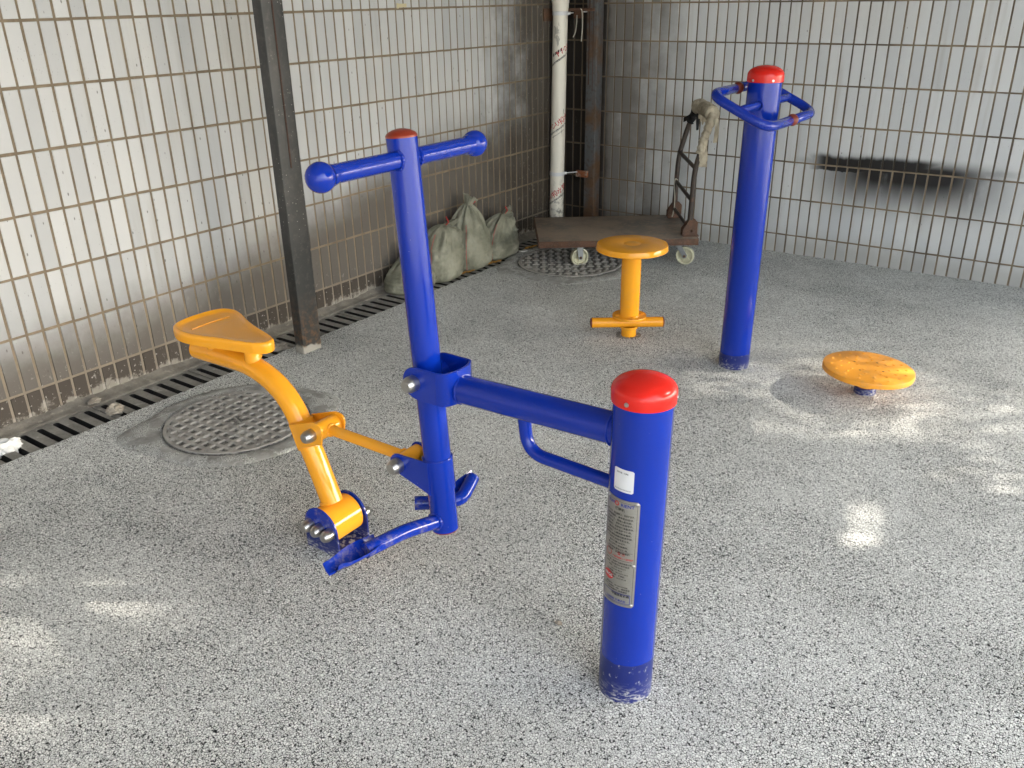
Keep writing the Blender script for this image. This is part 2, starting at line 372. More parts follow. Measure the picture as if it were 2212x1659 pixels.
def box(bm, lo, hi, bev=0, segs=2):
    x0, y0, z0 = lo; x1, y1, z1 = hi
    vs = [bm.verts.new(p) for p in ((x0, y0, z0), (x1, y0, z0), (x1, y1, z0), (x0, y1, z0), (x0, y0, z1), (x1, y0, z1), (x1, y1, z1), (x0, y1, z1))]
    fs = [bm.faces.new([vs[i] for i in f]) for f in ((3, 2, 1, 0), (4, 5, 6, 7), (0, 1, 5, 4), (1, 2, 6, 5), (2, 3, 7, 6), (3, 0, 4, 7))]
    if bev: bmesh.ops.bevel(bm, geom=list({e for f in fs for e in f.edges}), offset=bev, segments=segs, profile=.5, affect='EDGES')
def obox(bm, c, ax, ay, az, half, bev=0):
    """oriented box"""
    c = Vector(c); A = [Vector(a).normalized() for a in (ax, ay, az)]; b2 = bmesh.new(); box(b2, [-h for h in half], half, bev)
    vm = {}
    for v in b2.verts: vm[v.index if False else v] = bm.verts.new(c+A[0]*v.co.x+A[1]*v.co.y+A[2]*v.co.z)
    for f in b2.faces: bm.faces.new([vm[v] for v in f.verts])
    b2.free()
def sphere(bm, c, r, seg=32, squash=1):
    lathe(bm, [(max(0, r*math.sin(PI*k/16)) if 0 < k < 16 else 0, -r*squash*math.cos(PI*k/16)) for k in range(17)], c, seg=seg)
def weld(bm, c, axis, R, r=.004, seg=36):
    u, v, a = frame(axis); c = Vector(c); rings = []
    for i in range(seg):
        t = 2*PI*i/seg; rr = r*(.8+.5*random.random()); ctr = c+(u*math.cos(t)+v*math.sin(t))*R+a*random.uniform(-.001, .001)
        d = (u*math.cos(t)+v*math.sin(t)); rings.append([bm.verts.new(ctr+(d*math.cos(2*PI*k/8)+a*math.sin(2*PI*k/8))*rr) for k in range(8)])
    for i in range(seg):
        for k in range(8): bm.faces.new((rings[i][k], rings[i][(k+1) % 8], rings[(i+1) % seg][(k+1) % 8], rings[(i+1) % seg][k]))
def lump(bm, c, s, seed=0, sub=3, rough=.35):
    r = bmesh.ops.create_icosphere(bm, subdivisions=sub, radius=1); c = Vector(c)
    for v in r['verts']:
        k = 1+rough*noise.noise(v.co*1.8+Vector((seed*3.1, seed, 0)))+rough*.5*noise.noise(v.co*5+Vector((seed, 0, 9)))
        v.co = c+Vector((v.co.x*s[0], v.co.y*s[1], v.co.z*s[2]))*k
def bolt(bm, c, axis, r=.019, h=.026):
    lathe(bm, [(0, 0), (r, 0), (r, h*.55), (r*.97, h*.62), (r*.74, h*.95), (r*.66, h), (0, h*1.04)], c, axis, 28)
def text_geo(body, size):
    cu = bpy.data.curves.new('t', 'FONT'); cu.body = body; cu.size = size; cu.resolution_u = 1; cu.offset = size*.018; cu.align_x = 'CENTER'; cu.align_y = 'CENTER'
    o = bpy.data.objects.new('t', cu); COL.objects.link(o)
    dg = bpy.context.evaluated_depsgraph_get(); e = o.evaluated_get(dg); me = e.to_mesh()
    vs = [tuple(v.co) for v in me.vertices]; fs = [tuple(p.vertices) for p in me.polygons]
    e.to_mesh_clear(); bpy.data.objects.remove(o); bpy.data.curves.remove(cu); return vs, fs
def text_on(bm, body, size, fn, rot=0, cx=0, cy=0, maxw=None):
    vs, fs = text_geo(body, size); ca, sa = math.cos(rot), math.sin(rot)
    if not vs: return
    k = 1
    if maxw:
        wdt = max(v[0] for v in vs)-min(v[0] for v in vs); k = min(1, maxw/wdt)
    bv = [bm.verts.new(fn(cx+v[0]*k*ca-v[1]*sa, cy+v[0]*k*sa+v[1]*ca)) for v in vs]
    for f in fs:
        try: bm.faces.new([bv[i] for i in f])
        except ValueError: pass

XL, YR = -3.567, 5.639
PW, PH, Z0 = .0670, .2372, .1225
# ------------------------------------------------------------------ setting: ground, drain, walls, ceiling
def ground():
    bm = bmesh.new(); xe = -3.278; N = 700; y0, y1 = -3.0, YR+.02
    A, B, Cc, D = [], [], [], []
    for i in range(N+1):
        y = y0+(y1-y0)*i/N
        j = .006*noise.noise(Vector((y*55, 0, 0)))+.010*noise.noise(Vector((y*9, 3, 0)))+.006*noise.noise(Vector((y*160, 8, 0)))
        if y > 4.45: j += -.05*min(1, (y-4.45)/.3)*0
        A.append(bm.verts.new((xe+j-.004, y, -.016))); B.append(bm.verts.new((xe+j-.001, y, -.004))); Cc.append(bm.verts.new((xe+j+.006, y, 0)))
        D.append(bm.verts.new((-3.2, y, 0)))
    for i in range(N):
        for P, Q in ((A, B), (B, Cc), (Cc, D)): bm.faces.new((P[i], Q[i], Q[i+1], P[i+1]))
    e = bm.verts.new
    o1, o2 = e((60, y0, 0)), e((60, y1, 0))
    bm.faces.new(D+[o2, o1])
    f1, f2 = e((-3.2, -60, 0)), e((60, -60, 0)); bm.faces.new((f1, f2, o1, D[0]))
    g1, g2, g0 = e((.9, y1, 0)), e((60, 60, 0)), e((.9, 60, 0)); bm.faces.new((g1, o2, g2, g0))
    for f in bm.faces:
        f.normal_update()
    o = obj('ground', bm, m_ground, smooth=0); o['kind'] = 'structure'
ground()
def gutter():
    bm = bmesh.new(); y0, y1 = -3, YR
    def strip(pts):
        vs = [(bm.verts.new((x, y0, z)), bm.verts.new((x, y1, z))) for x, z in pts]
        for a, b in zip(vs, vs[1:]): bm.faces.new((a[0], b[0], b[1], a[1]))
    strip([(-3.505, -.020), (-3.497, -.04), (-3.490, -.20), (-3.27, -.20), (-3.262, -.04), (-3.258, -.035), (-3.20, -.035)])
    o = obj('gutter', bm, m_dark, smooth=0); o['kind'] = 'structure'
gutter()
def ledge():
    bm = bmesh.new(); N = 500; rows = []
    for i in range(N+1):
        y = -3+(YR+3)*i/N; n = noise.noise(Vector((y*7, 0, 0))); n2 = noise.noise(Vector((y*31, 4, 0)))
        j = .006*n+.003*n2; h = max(0, .012+.014*n+.006*n2)
        rows.append([bm.verts.new((x, y, z)) for x, z in ((-3.493+j*.5, -.040), (-3.495+j*.5, -.013), (-3.500+j*.5, -.008), (-3.520, -.006+.003*n2), (-3.548, -.003+h*.5), (XL+.010, .000+h), (XL-.01, .002+h))])
    for a, b in zip(rows, rows[1:]):
        for k in range(6): bm.faces.new((a[k], a[k+1], b[k+1], b[k]))
    o = obj('kerb', bm, m_ledge, smooth=60); o['kind'] = 'structure'
ledge()
def tiles(side, ext):
    bm = bmesh.new(); g = .0056 if side == 'left' else .0050; t = .0035; b = .0018; rnd = random.Random(3 if side == 'left' else 5)
    if side == 'left': a0, a1, off = -3.0, YR, 1.720
    else: a0, a1, off = XL, .8, -2.6218
    def P(a, z, d):
        return (XL+d, a, z) if side == 'left' else (a, YR-d, z)
    k0 = int(math.floor((a0-off)/PW))-1; k1 = int(math.ceil((a1-off)/PW))+1
    vs = [bm.verts.new(P(*q)) for q in ((a0, -.06, 0), (a1, -.06, 0), (a1, 3.0, 0), (a0, 3.0, 0))]; f = bm.faces.new(vs); f.material_index = 0
    # wall body behind
    T = .2
    vb = [bm.verts.new(P(*q)) for q in ((a0, -.06, -T), (a1, -.06, -T), (a1, 3.0, -T), (a0, 3.0, -T))]; bm.faces.new(vb[::-1])
    for i in range(4): bm.faces.new((vs[i], vb[i], vb[(i+1) % 4], vs[(i+1) % 4]))
    for k in range(k0, k1):
        for r in range(-1, 13):
            u0, u1 = off+k*PW+g, off+(k+1)*PW-g; z0, z1 = Z0+r*PH+g, Z0+(r+1)*PH-g
            u0 += rnd.uniform(-.0007, .0007); u1 += rnd.uniform(-.0007, .0007); z0 += rnd.uniform(-.001, .001); z1 += rnd.uniform(-.001, .001)
            u0 = max(u0, a0+.002); u1 = min(u1, a1-.002); z0 = max(z0, -.05); z1 = min(z1, 2.99)
            if u1-u0 < .01 or z1-z0 < .01: continue
            tt = t+rnd.uniform(-.0006, .0006); tx, tz = rnd.gauss(0, .0004), rnd.gauss(0, .0006)
            lo = [bm.verts.new(P(*q)) for q in ((u0, z0, .0), (u1, z0, .0), (u1, z1, .0), (u0, z1, .0))]
            md = [bm.verts.new(P(*q)) for q in ((u0, z0, tt-b), (u1, z0, tt-b), (u1, z1, tt-b), (u0, z1, tt-b))]
            hi = [bm.verts.new(P(*q)) for q in ((u0+b, z0+b, tt-tx-tz), (u1-b, z0+b, tt+tx-tz), (u1-b, z1-b, tt+tx+tz), (u0+b, z1-b, tt-tx+tz))]
            fs = [bm.faces.new(hi)]
            for i in range(4):
                j = (i+1) % 4; fs.append(bm.faces.new((md[i], md[j], hi[j], hi[i]))); fs.append(bm.faces.new((lo[i], lo[j], md[j], md[i])))
            for f in fs: f.material_index = 1
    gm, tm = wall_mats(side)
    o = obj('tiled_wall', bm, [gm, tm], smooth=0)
    return o
o = tiles('left', 0); o['label'] = 'white tiled wall on the left behind the saddle, brown grime along its foot'; o['category'] = 'wall'
o = tiles('right', 0); o['label'] = 'tiled wall at the back right with a black soot mark on it'; o['category'] = 'wall'
bm = bmesh.new(); box(bm, (XL-.2, -3.2, 3.0), (.95, YR+.2, 3.2)); o = obj('ceiling', bm, m_ceil, smooth=0); o['kind'] = 'structure'

# drain covers, one slab after another
def drain_cover(y0, L, seed):
    bm = bmesh.new(); n = 7; x0, x1 = -3.493, -3.262; zt = -.012; th = .03; cell = L/n
    rn = random.Random(seed); NS = 6
    def slot(cy, wd, xa, xb):
        r = wd/2; out = []
        for k in range(NS+1): a = -PI/2+PI*k/NS; out.append((xb-r+r*math.cos(a), cy+r*math.sin(a)))
        for k in range(NS+1): a = PI/2+PI*k/NS; out.append((xa+r+r*math.cos(a), cy+r*math.sin(a)))
        return out
    grid = {}
    def vtx(x, y):
        k = (round(x, 5), round(y, 5))
        if k not in grid: grid[k] = bm.verts.new((x, y, zt+.0015*noise.noise(Vector((x*30, y*30, 0)))))
        return grid[k]
    lower = []
    for c in range(n):
        ya, yb = y0+.003+c*(L-.006)/n, y0+.003+(c+1)*(L-.006)/n; cy = (ya+yb)/2; wd = .027
        s = slot(cy, wd, x0+.020, x1-.028)
        sv = [bm.verts.new((p[0], p[1], zt)) for p in s]; M = len(sv); h = M//2
        ring = []
        for i, p in enumerate(s):   # matching outer vertices
            if i <= NS//2 - 1: ring.append(vtx(x1, ya))
            elif i == NS//2: ring.append(vtx(x1, cy))
            elif i <= NS: ring.append(vtx(x1, yb))
            elif i < NS+1+NS//2: ring.append(vtx(x0, yb))
            elif i == NS+1+NS//2: ring.append(vtx(x0, cy))
            else: ring.append(vtx(x0, ya))
        for i in range(M):
            j = (i+1) % M; q = [sv[i], sv[j]]
            if ring[j] != ring[i]: q += [ring[j], ring[i]]
            else: q += [ring[i]]
            bm.faces.new(q)
        lv = [bm.verts.new((v.co.x, v.co.y, zt-th)) for v in sv]
        for i in range(M): j = (i+1) % M; bm.faces.new((sv[i], lv[i], lv[j], sv[j])).material_index = 1
    # skirt
    for (xa, ya), (xb, yb) in (((x0, y0+.003), (x0, y0+L-.003)), ((x0, y0+L-.003), (x1, y0+L-.003)), ((x1, y0+.003), (x0, y0+.003))):
        a, b = vtx(xa, ya), vtx(xb, yb); c = bm.verts.new((xb, yb, zt-th)); d = bm.verts.new((xa, ya, zt-th)); bm.faces.new((a, b, c, d))
    o = obj('drain_cover', bm, [m_drain, m_dark], smooth=0)
    o.location.z = rn.uniform(-.002, .001)
    o['label'] = 'slotted grey concrete cover in the drain run along the foot of the left wall'; o['category'] = 'drain cover'; o['group'] = 'slotted covers of the drain along the left wall'
y = .205; i = 0
while y < YR-.1:
    L = min(.49, YR-y-.01); drain_cover(y, L-.003, i); y += .49; i += 1
y = .205-.49
while y > -2.9: drain_cover(y, .487, int(y*100)); y -= .49

# manholes
def manhole(cx, cy, r, style, lab, lab2, rot, notch):
    bm = bmesh.new(); N = 150; g = {}
    ca, sa = math.cos(rot), math.sin(rot)
    def H(x, y):
        rr = math.hypot(x, y); u, v = x*ca+y*sa, -x*sa+y*ca
        if rr > r-.004: return .001
        if rr > r*.93: return .010
        if style == 0:
            p = .047; fu = abs((u/p) % 1-.5)*2; fv = abs((v/p) % 1-.5)*2; q = max(fu, fv)
            h = .011 if q > .66 else .011-.007*min(1, (.66-q)*16)
            if (x/.035)**2+(y/.022)**2 < 1: h = .005 if abs(x*.3+y) > .004 else .010
        else:
            p = .05; iu, iv = math.floor(u/p), math.floor(v/p)
            a, b = (u/p) % 1-.5, (v/p) % 1-.5
            if (iu+iv) % 2: a, b = b, a
            h = .012 if abs(a) < .17 and abs(b) < .42 else .005
        return h+.0012*noise.noise(Vector((x*45, y*45, 2)))+.001*noise.noise(Vector((x*140, y*140, 2)))
    for i in range(N+1):
        for j in range(N+1):
            x, y = (i/N*2-1)*r, (j/N*2-1)*r
            # map square to disc
            if abs(x)+abs(y) > 0:
                s = max(abs(x), abs(y))/math.hypot(x, y); s = 1+(s-1)*min(1, max(abs(x), abs(y))/r)**4; x, y = x*s, y*s
            g[i, j] = bm.verts.new((cx+x, cy+y, H(x, y)+.003))
    for i in range(N):
        for j in range(N): bm.faces.new((g[i, j], g[i+1, j], g[i+1, j+1], g[i, j+1]))
    o = obj('manhole_cover', bm, m_cover, smooth=50); o['label'] = lab; o['category'] = 'manhole cover'
    # cement surround
    bm = bmesh.new(); K = 160; rings = []
    for q, (f, z) in enumerate(((0, .007), (.25, .012), (.6, .009), (.92, .005), (1, .0005))):
        ring = []
        for k in range(K):
            a = 2*PI*k/K; d = Vector((math.cos(a), math.sin(a), 0))
            ro = r+.085
            for na, amt, wid in notch:
                da = (a-na+PI) % (2*PI)-PI; ro += amt*math.exp(-(da/wid)**2)
            ro += .012*noise.noise(d*2.5+Vector((cx, cy, 0)))+.006*noise.noise(d*9)
            rr = (r+.005)*(1-f)+ro*f; p = d*rr
            z2 = z+(.004*noise.noise(p*24+Vector((0, 0, cx)))+.002*noise.noise(p*70) if 0 < q < 4 else 0)
            ring.append(bm.verts.new((cx+p.x, cy+p.y, max(.0006, z2) if q < 4 else .0005)))
        rings.append(ring)
    for A, B in zip(rings, rings[1:]):
        for k in range(K): bm.faces.new((A[k], A[(k+1) % K], B[(k+1) % K], B[k]))
    o = obj('cement_surround', bm, m_surr, smooth=60); o['label'] = lab2; o['category'] = 'surround'
manhole(-2.815, 1.925, .295, 0, 'round cover with a square lattice, set in the ground under the yellow saddle', 'smeared cement collar with one pointed corner around the nearer round cover', .05,
        [(math.atan2(-.31, -.225), .09, .30), (math.atan2(-.33, .1), -.01, .5), (math.atan2(.35, .16), .06, .35)])
manhole(-2.90, 4.665, .345, 1, 'round dark cover with a basket pattern beneath the trolley', 'smeared cement collar around the round cover beneath the trolley', .6,
        [(math.atan2(-.45, -.30), .08, .35), (math.atan2(-.5, .2), .05, .35), (math.atan2(-.1, .4), .03, .3)])

# ------------------------------------------------------------------ rider machine
RX, RY = -.775, 1.555
def cap(bm, c, r, skirt, dome):
    cx, cy, cz = c; pr = [(r-.002, 0), (r+.003, 0), (r+.0035, skirt*.5), (r+.0034, skirt)]
    for k in range(1, 11):
        a = PI/2*k/10; pr.append(((r+.0032)*math.cos(a)**.92 if k < 10 else 0, skirt+dome*math.sin(a)))
    lathe(bm, pr, c, seg=56)
rider = thing('bonny_rider', (RX, RY, 0), 'blue and yellow rocking rider with saddle, ball-ended handlebar and short capped post', 'exercise machine')
rider.name = 'rider_machine'
def PL(z): return Vector((-.767+.0152*z, 1.521-.001*z, z))
PR = .0665
bm = bmesh.new(); tube(bm, [PL(-.02), PL(.820)], PR, 64)
post = obj('post', bm, m_bluepost, rider)
bm = bmesh.new(); cap(bm, PL(.806), PR+.0018, .025, .032); obj('cap', bm, m_red, post)
for az in (-93, 20, 140):
    bm = bmesh.new(); d = Vector((math.cos(R_(az)), math.sin(R_(az)), 0)); lathe(bm, [(0, 0), (.0055, 0), (.005, .0025), (.002, .0032), (0, .002)], PL(.819)+d*(PR+.0045), d, 14)
    obj('cap_screw', bm, m_steel, post)
bm = bmesh.new(); tube(bm, [(-.80, 1.524, .714), (-1.290, RY, .681)], .038, 40); weld(bm, (-.757-PR-.002, 1.526, .712), (1, -.06, .07), .0385, .0035)
obj('arm', bm, m_blue, rider)
bm = bmesh.new(); tube(bm, fillet([(-1.088, 1.543, .675), (-1.075, 1.542, .568), (-.80, 1.524, .572)], .085, 10), .0165, 24); obj('brace', bm, m_blue, rider)
# yoke round the handlebar post
def clevis(bm, xb, xe, z0, z1, hw, t, rnd, flip=1):
    """plates at y=RY±hw from xb (bend) to xe (round end)"""
    zc, hh = (z0+z1)/2, (z1-z0)/2
    path = []
    r = hw*.75
    for k in range(9):
        a = PI/2*k/8; path.append((xb-flip*0+ -flip*(r-r*math.cos(a))*1. , hw-r+r*math.sin(a)))
    pts = [(xb, 0)]+[(p[0], p[1]) for p in path]+[(xe+flip*rnd*1.0, hw)]
    full = [(x, -y) for x, y in pts[::-1]]+[(x, y) for x, y in pts[1:]]
    # sheet with thickness
    inner = []
    for i, p in enumerate(full):
        a = Vector(full[max(0, i-1)]); b = Vector(full[min(len(full)-1, i+1)]); d = (b-a).normalized(); nrm = Vector((-d.y, d.x)); inner.append(Vector(p)-nrm*t*(1 if flip < 0 else -1)*-1)
    A = [[bm.verts.new((p[0], RY+p[1], z)) for z in (z0, z1)] for p in full]; B = [[bm.verts.new((p[0], RY+p[1], z)) for z in (z0, z1)] for p in inner]
    for i in range(len(full)-1):
        bm.faces.new((A[i][0], A[i+1][0], A[i+1][1], A[i][1])); bm.faces.new((B[i][0], B[i][1], B[i+1][1], B[i+1][0]))
        bm.faces.new((A[i][1], A[i+1][1], B[i+1][1], B[i][1])); bm.faces.new((A[i][0], B[i][0], B[i+1][0], A[i+1][0]))
def plate(bm, outline, y, t, bev=.001):
    """outline (x,z) plate in the XZ plane at y, thickness t towards +y"""
    prism(bm, outline, (0, y, 0), (1, 0, 0), (0, 0, 1), (0, 1, 0), t, bev, 1)
def stadium_end(x0, x1, z0, z1, n=10, left=True, tilt=0):
    r = (z1-z0)/2; zc = (z0+z1)/2; out = [(x1, z0+tilt), (x1, z1+tilt)]
    for k in range(n+1):
        a = PI/2+PI*k/n; out.append((x0+r+r*math.cos(a), zc+r*math.sin(a)))
    return out
bm = bmesh.new()
for s in (-1, 1): plate(bm, stadium_end(-1.436, -1.322, .648, .738), RY+s*.060-(.003), .006)
# rounded back of the U
N = 12; A = []
for k in range(N+1):
    a = -PI/2+PI*k/N; ca, sa = math.cos(a), math.sin(a); ex = .028*abs(ca)**.7*(1 if ca >= 0 else -1)
    A.append((ex, sa))
for (ri, z0, z1) in (((.063, .057), .648, .738),):
    O = [[bm.verts.new((-1.322+c*1.35*(1 if q == 0 else .82), RY+s_*(ri[q] if True else 0), z)) for z in (z0, z1)] for q in (0,) for c, s_ in A]
    I = [[bm.verts.new((-1.322+c*1.35*.80, RY+s_*ri[1], z)) for z in (z0, z1)] for c, s_ in A]
    for i in range(N):
        bm.faces.new((O[i][0], O[i+1][0], O[i+1][1], O[i][1])); bm.faces.new((I[i][0], I[i][1], I[i+1][1], I[i+1][0]))
        bm.faces.new((O[i][1], O[i+1][1], I[i+1][1], I[i][1])); bm.faces.new((O[i][0], I[i][0], I[i+1][0], O[i+1][0]))
weld(bm, (-1.284, RY, .681), (1, 0, 0), .038, .003)
yoke = obj('yoke', bm, m_blue, rider)
def pin(c, ax, name='pivot_bolt', par=None, r=.0215, h=.034):
    bm = bmesh.new(); bolt(bm, c, ax, r, h); return obj(name, bm, m_steel, par)
for s in (-1, 1): pin((-1.397, RY+s*.063, .695), (0, s, 0), par=yoke)
# handlebar post
T0, T1 = Vector((-1.442, RY, 1.300)), Vector((-1.373, RY, .228)); TA = (T0-T1).normalized()
def tp(z): return T1+(T0-T1)*((z-T1.z)/(T0.z-T1.z))
bm = bmesh.new(); tube(bm, [T1, T0], .0382, 44); tube(bm, [V(tp(.689).x, RY-.055, .689), V(tp(.689).x, RY+.055, .689)], .028, 28)
hpost = obj('handlebar_post', bm, m_blue, rider)
bm = bmesh.new(); lathe(bm, [(.036, 0), (.0385, 0), (.0385, .004), (.034, .010), (.022, .016), (.010, .019), (0, .0195)], T0, TA, 44); obj('cap', bm, m_maroon, hpost)
bm = bmesh.new(); lathe(bm, [(.036, 0), (.0380, 0), (.0375, .003), (.03, .005), (0, .006)], T1, -TA, 44); obj('foot_cap', bm, m_maroon, hpost)
hb = Vector((-1.432, 0, 1.250)); bm = bmesh.new(); tube(bm, [(hb.x, 1.30, hb.z+.001), (hb.x, 1.80, hb.z)], .0218, 32)
weld(bm, (hb.x, RY-.034, hb.z), (0, 1, 0), .0232, .0038); weld(bm, (hb.x, RY+.034, hb.z), (0, 1, 0), .0232, .0038)
hbar = obj('handlebar', bm, m_knurl, rider)
for yy in (1.281, 1.822):
    bm = bmesh.new(); sphere(bm, (hb.x, yy, hb.z), .034, 40); d = 1 if yy < 1.5 else -1
    lathe(bm, [(.0255, .024), (.0242, .034), (.0222, .040)], (hb.x, yy, hb.z), (0, d, 0), 32); obj('knob', bm, m_blue, hbar)
# collar with two lugs that takes the link rod
cz = .405; cc = tp(cz); bm = bmesh.new()
lathe(bm, [(.0378, -.047), (.0425, -.047), (.0425, .047), (.0378, .047)], cc, TA, 44); weld(bm, cc+TA*.047, TA, .0395, .0022); weld(bm, cc-TA*.047, TA, .0395, .0018)
for s in (-1, 1):
    ol = [(cc.x+.004, .352), (cc.x, .452), (-1.465, .447), (-1.495, .446)]
    for k in range(9):
        a = R_(80)+R_(150)*k/8; ol.append((-1.492+.032*math.cos(a), .415+.032*math.sin(a)))
    plate(bm, ol, RY+s*.0425-.003+(.0005*s), .006)
collar = obj('collar_bracket', bm, m_blue, rider)
pin((-1.492, RY-.046, .415), (0, -1, 0), par=collar); pin((-1.492, RY+.046, .415), (0, 1, 0), par=collar)
# link rod
bm = bmesh.new(); tube(bm, [(-1.492, RY, .415), (-1.815, RY, .413)], .0165, 28)
tube(bm, [(-1.492, RY-.038, .415), (-1.492, RY+.038, .415)], .0265, 32); tube(bm, [(-1.835, RY-.042, .412), (-1.835, RY+.042, .412)], .029, 32)
weld(bm, (-1.517, RY, .4155), (1, 0, 0), .018, .003); weld(bm, (-1.806, RY, .413), (1, 0, 0), .018, .003)
obj('link_rod', bm, m_yel, rider)
# seat tube
st = [(-2.425, .545), (-2.36, .546), (-2.281, .549), (-2.20, .550), (-2.145, .545), (-2.095, .533), (-2.045, .512), (-2.000, .480), (-1.967, .440), (-1.945, .398), (-1.915, .330), (-1.885, .26), (-1.842, .150)]
sp = catmull([(x, RY, z-.002) for x, z in st], 6)
bm = bmesh.new(); tube(bm, sp, .0350, 40); tube(bm, [(-1.832, RY-.057, .088), (-1.832, RY+.057, .088)], .062, 56); weld(bm, (-1.848, RY, .152), (.45, 0, -1), .034, .004, 40)
stube = obj('seat_tube', bm, m_yel, rider)
bm = bmesh.new(); lathe(bm, [(0, 0), (.0335, 0), (.0335, .004), (.02, .006), (0, .007)], (-2.4255, RY, .543), (-1, 0, -.01), 32); obj('end_plug', bm, m_rubber, stube)
# clevis on seat tube
bm = bmesh.new()
cxx = -1.925; dirn = Vector((-.32, 0, .947)).normalized()
lathe(bm, [(.0352, -.045), (.0392, -.045), (.0392, .045), (.0352, .045)], (-1.930, RY, .368), dirn, 40)
for s in (-1, 1):
    ol = [(-1.905, .325), (-1.955, .412)]
    ol = [(-1.918, .336), (-1.945, .411), (-1.835, .450)]
    for k in range(7):
        a = R_(105)-R_(125)*k/6; ol.append((-1.817+.022*math.cos(a), .428+.022*math.sin(a)))
    ol += [(-1.803, .384)]
    plate(bm, ol, RY+s*.046-.003, .006, .0015)
    # return bends between lug and collar
weld(bm, Vector((-1.930, RY, .368))+dirn*.045, dirn, .034, .002)
clv = obj('seat_clevis', bm, m_yel, rider)
pin((-1.840, RY-.049, .408), (0, -1, 0), par=clv, r=.020, h=.034); pin((-1.840, RY+.049, .408), (0, 1, 0), par=clv, r=.020, h=.034)
# saddle
ol = catmull([(-2.035, 1.493, 0), (-2.008, 1.516, 0), (-2.015, 1.550, 0), (-2.06, 1.570, 0), (-2.13, 1.590, 0), (-2.22, 1.620, 0), (-2.30, 1.652, 0), (-2.355, 1.660, 0), (-2.398, 1.635, 0), (-2.412, 1.56, 0), (-2.405, 1.49, 0), (-2.378, 1.448, 0), (-2.32, 1.428, 0), (-2.24, 1.434, 0), (-2.14, 1.462, 0), (-2.06, 1.483, 0)], 6, True)
bm = bmesh.new(); cx_ = sum(p.x for p in ol)/len(ol); cy_ = sum(p.y for p in ol)/len(ol)
rings = []
for f, z in ((.93, .628), (.985, .630), (1.0, .638), (1.0, .655), (.985, .663), (.95, .6655), (.915, .6645), (.88, .659), (.8, .657), (.5, .655), (.2, .655)):
    ring = []
    for p in ol:
        d = Vector((p.x-cx_, p.y-cy_, 0)); k = f if f > .9 else f
        # offset rather than scale near the rim
        q = Vector((cx_, cy_, 0))+d*f if f < .8 else p-d.normalized()*(1-f)*.16
        if f < .8: q = Vector((cx_, cy_, 0))+(d-d.normalized()*.032)*(f/.8)
        ring.append(bm.verts.new((q.x, q.y, z+.012*((p.x+2.2)/.2)*0)))
    rings.append(ring)
n = len(ol)
for A_, B_ in zip(rings, rings[1:]):
    for k in range(n): bm.faces.new((A_[k], A_[(k+1) % n], B_[(k+1) % n], B_[k]))
bm.faces.new(rings[0]); bm.faces.new(rings[-1])
# crease across the dish near the back
tube(bm, [(-2.318, 1.475, .6565), (-2.325, 1.54, .6565), (-2.318, 1.62, .6565)], .0022, 8)
saddle = obj('saddle', bm, m_yel, rider, smooth=50)
for xx in (-2.135, -2.325):
    bm = bmesh.new(); rad = [.024, .0235, .0225, .026, .029]; tube(bm, [(xx+.004, RY-.01, .632), (xx+.003, RY-.01, .615), (xx, RY-.005, .595), (xx, RY-.003, .583), (xx, RY, .574)], .024, 24, rad=rad)
    obj('saddle_support', bm, m_yel, saddle)
# base bracket
bm = bmesh.new()
for s in (-1, 1):
    o_ = [(-1.760, -.01), (-1.905, -.01)]
    for k in range(15): a = PI-PI*k/14; o_.append((-1.8325+.0725*math.cos(a), .085+.0725*math.sin(a)))
    plate(bm, o_, RY+s*.0645-.003, .006)
box(bm, (-1.90, RY-.06, -.01), (-1.765, RY+.06, .006))
base = obj('base_bracket', bm, m_bluelow, rider)
for s in (-1, 1):
    for xx, zz in ((-1.876, .088), (-1.8325, .086), (-1.788, .084)): pin((xx, RY+s*.0675, zz), (0, s, 0), par=base, r=.0195, h=.034)
# footrests
def footrest(s):
    bm = bmesh.new()
    if s < 0: path = catmull([(-1.372, 1.535, .262), (-1.376, 1.48, .276), (-1.383, 1.40, .294), (-1.392, 1.33, .299), (-1.400, 1.27, .302)], 6)
    else: path = catmull([(-1.478, 1.548, .274), (-1.42, 1.600, .272), (-1.385, 1.640, .276), (-1.388, 1.68, .290), (-1.400, 1.72, .300)], 6)
    tube(bm, path, .0205, 28)
    if s < 0: weld(bm, (-1.374, 1.514, .268), (0, 1, -.2), .022, .004)
    # pedal trough: two wings in a shallow V
    y0 = 1.325 if s < 0 else 1.635; L = .178 if s < 0 else .10; N = 10; th = .006
    secs = []
    for i in range(N+1):
        t = i/N; y = y0+s*L*t; zc = (.292 if s < 0 else .280)+.014*t
        wl = (.020 if s < 0 else .014)+(.012 if s < 0 else .006)*math.sin(PI*min(1, t*1.2)); wr = wl if t < .78 else wl*.75
        secs.append([(-1.402-wl, y+s*0, zc+.022), (-1.402-wl*.5, y, zc+.004), (-1.402, y, zc-.006+(.004 if t > .7 else 0)), (-1.402+wr*.5, y-s*(.012 if t > .9 else 0), zc+.002), (-1.402+wr, y-s*(.035 if t > .9 else 0), zc+.018)])
    G = [[bm.verts.new(p) for p in sec] for sec in secs]; G2 = [[bm.verts.new((p[0], p[1], p[2]-th)) for p in sec] for sec in secs]
    for i in range(N):
        for k in range(4):
            bm.faces.new((G[i][k], G[i][k+1], G[i+1][k+1], G[i+1][k])); bm.faces.new((G2[i][k], G2[i+1][k], G2[i+1][k+1], G2[i][k+1]))
        for k in (0, 4): bm.faces.new((G[i][k], G[i+1][k], G2[i+1][k], G2[i][k]))
    for i in (0, N):
        for k in range(4): bm.faces.new((G[i][k], G[i][k+1], G2[i][k+1], G2[i][k]))
    obj('footrest', bm, m_bluelow, rider, smooth=55)
footrest(-1); footrest(1)
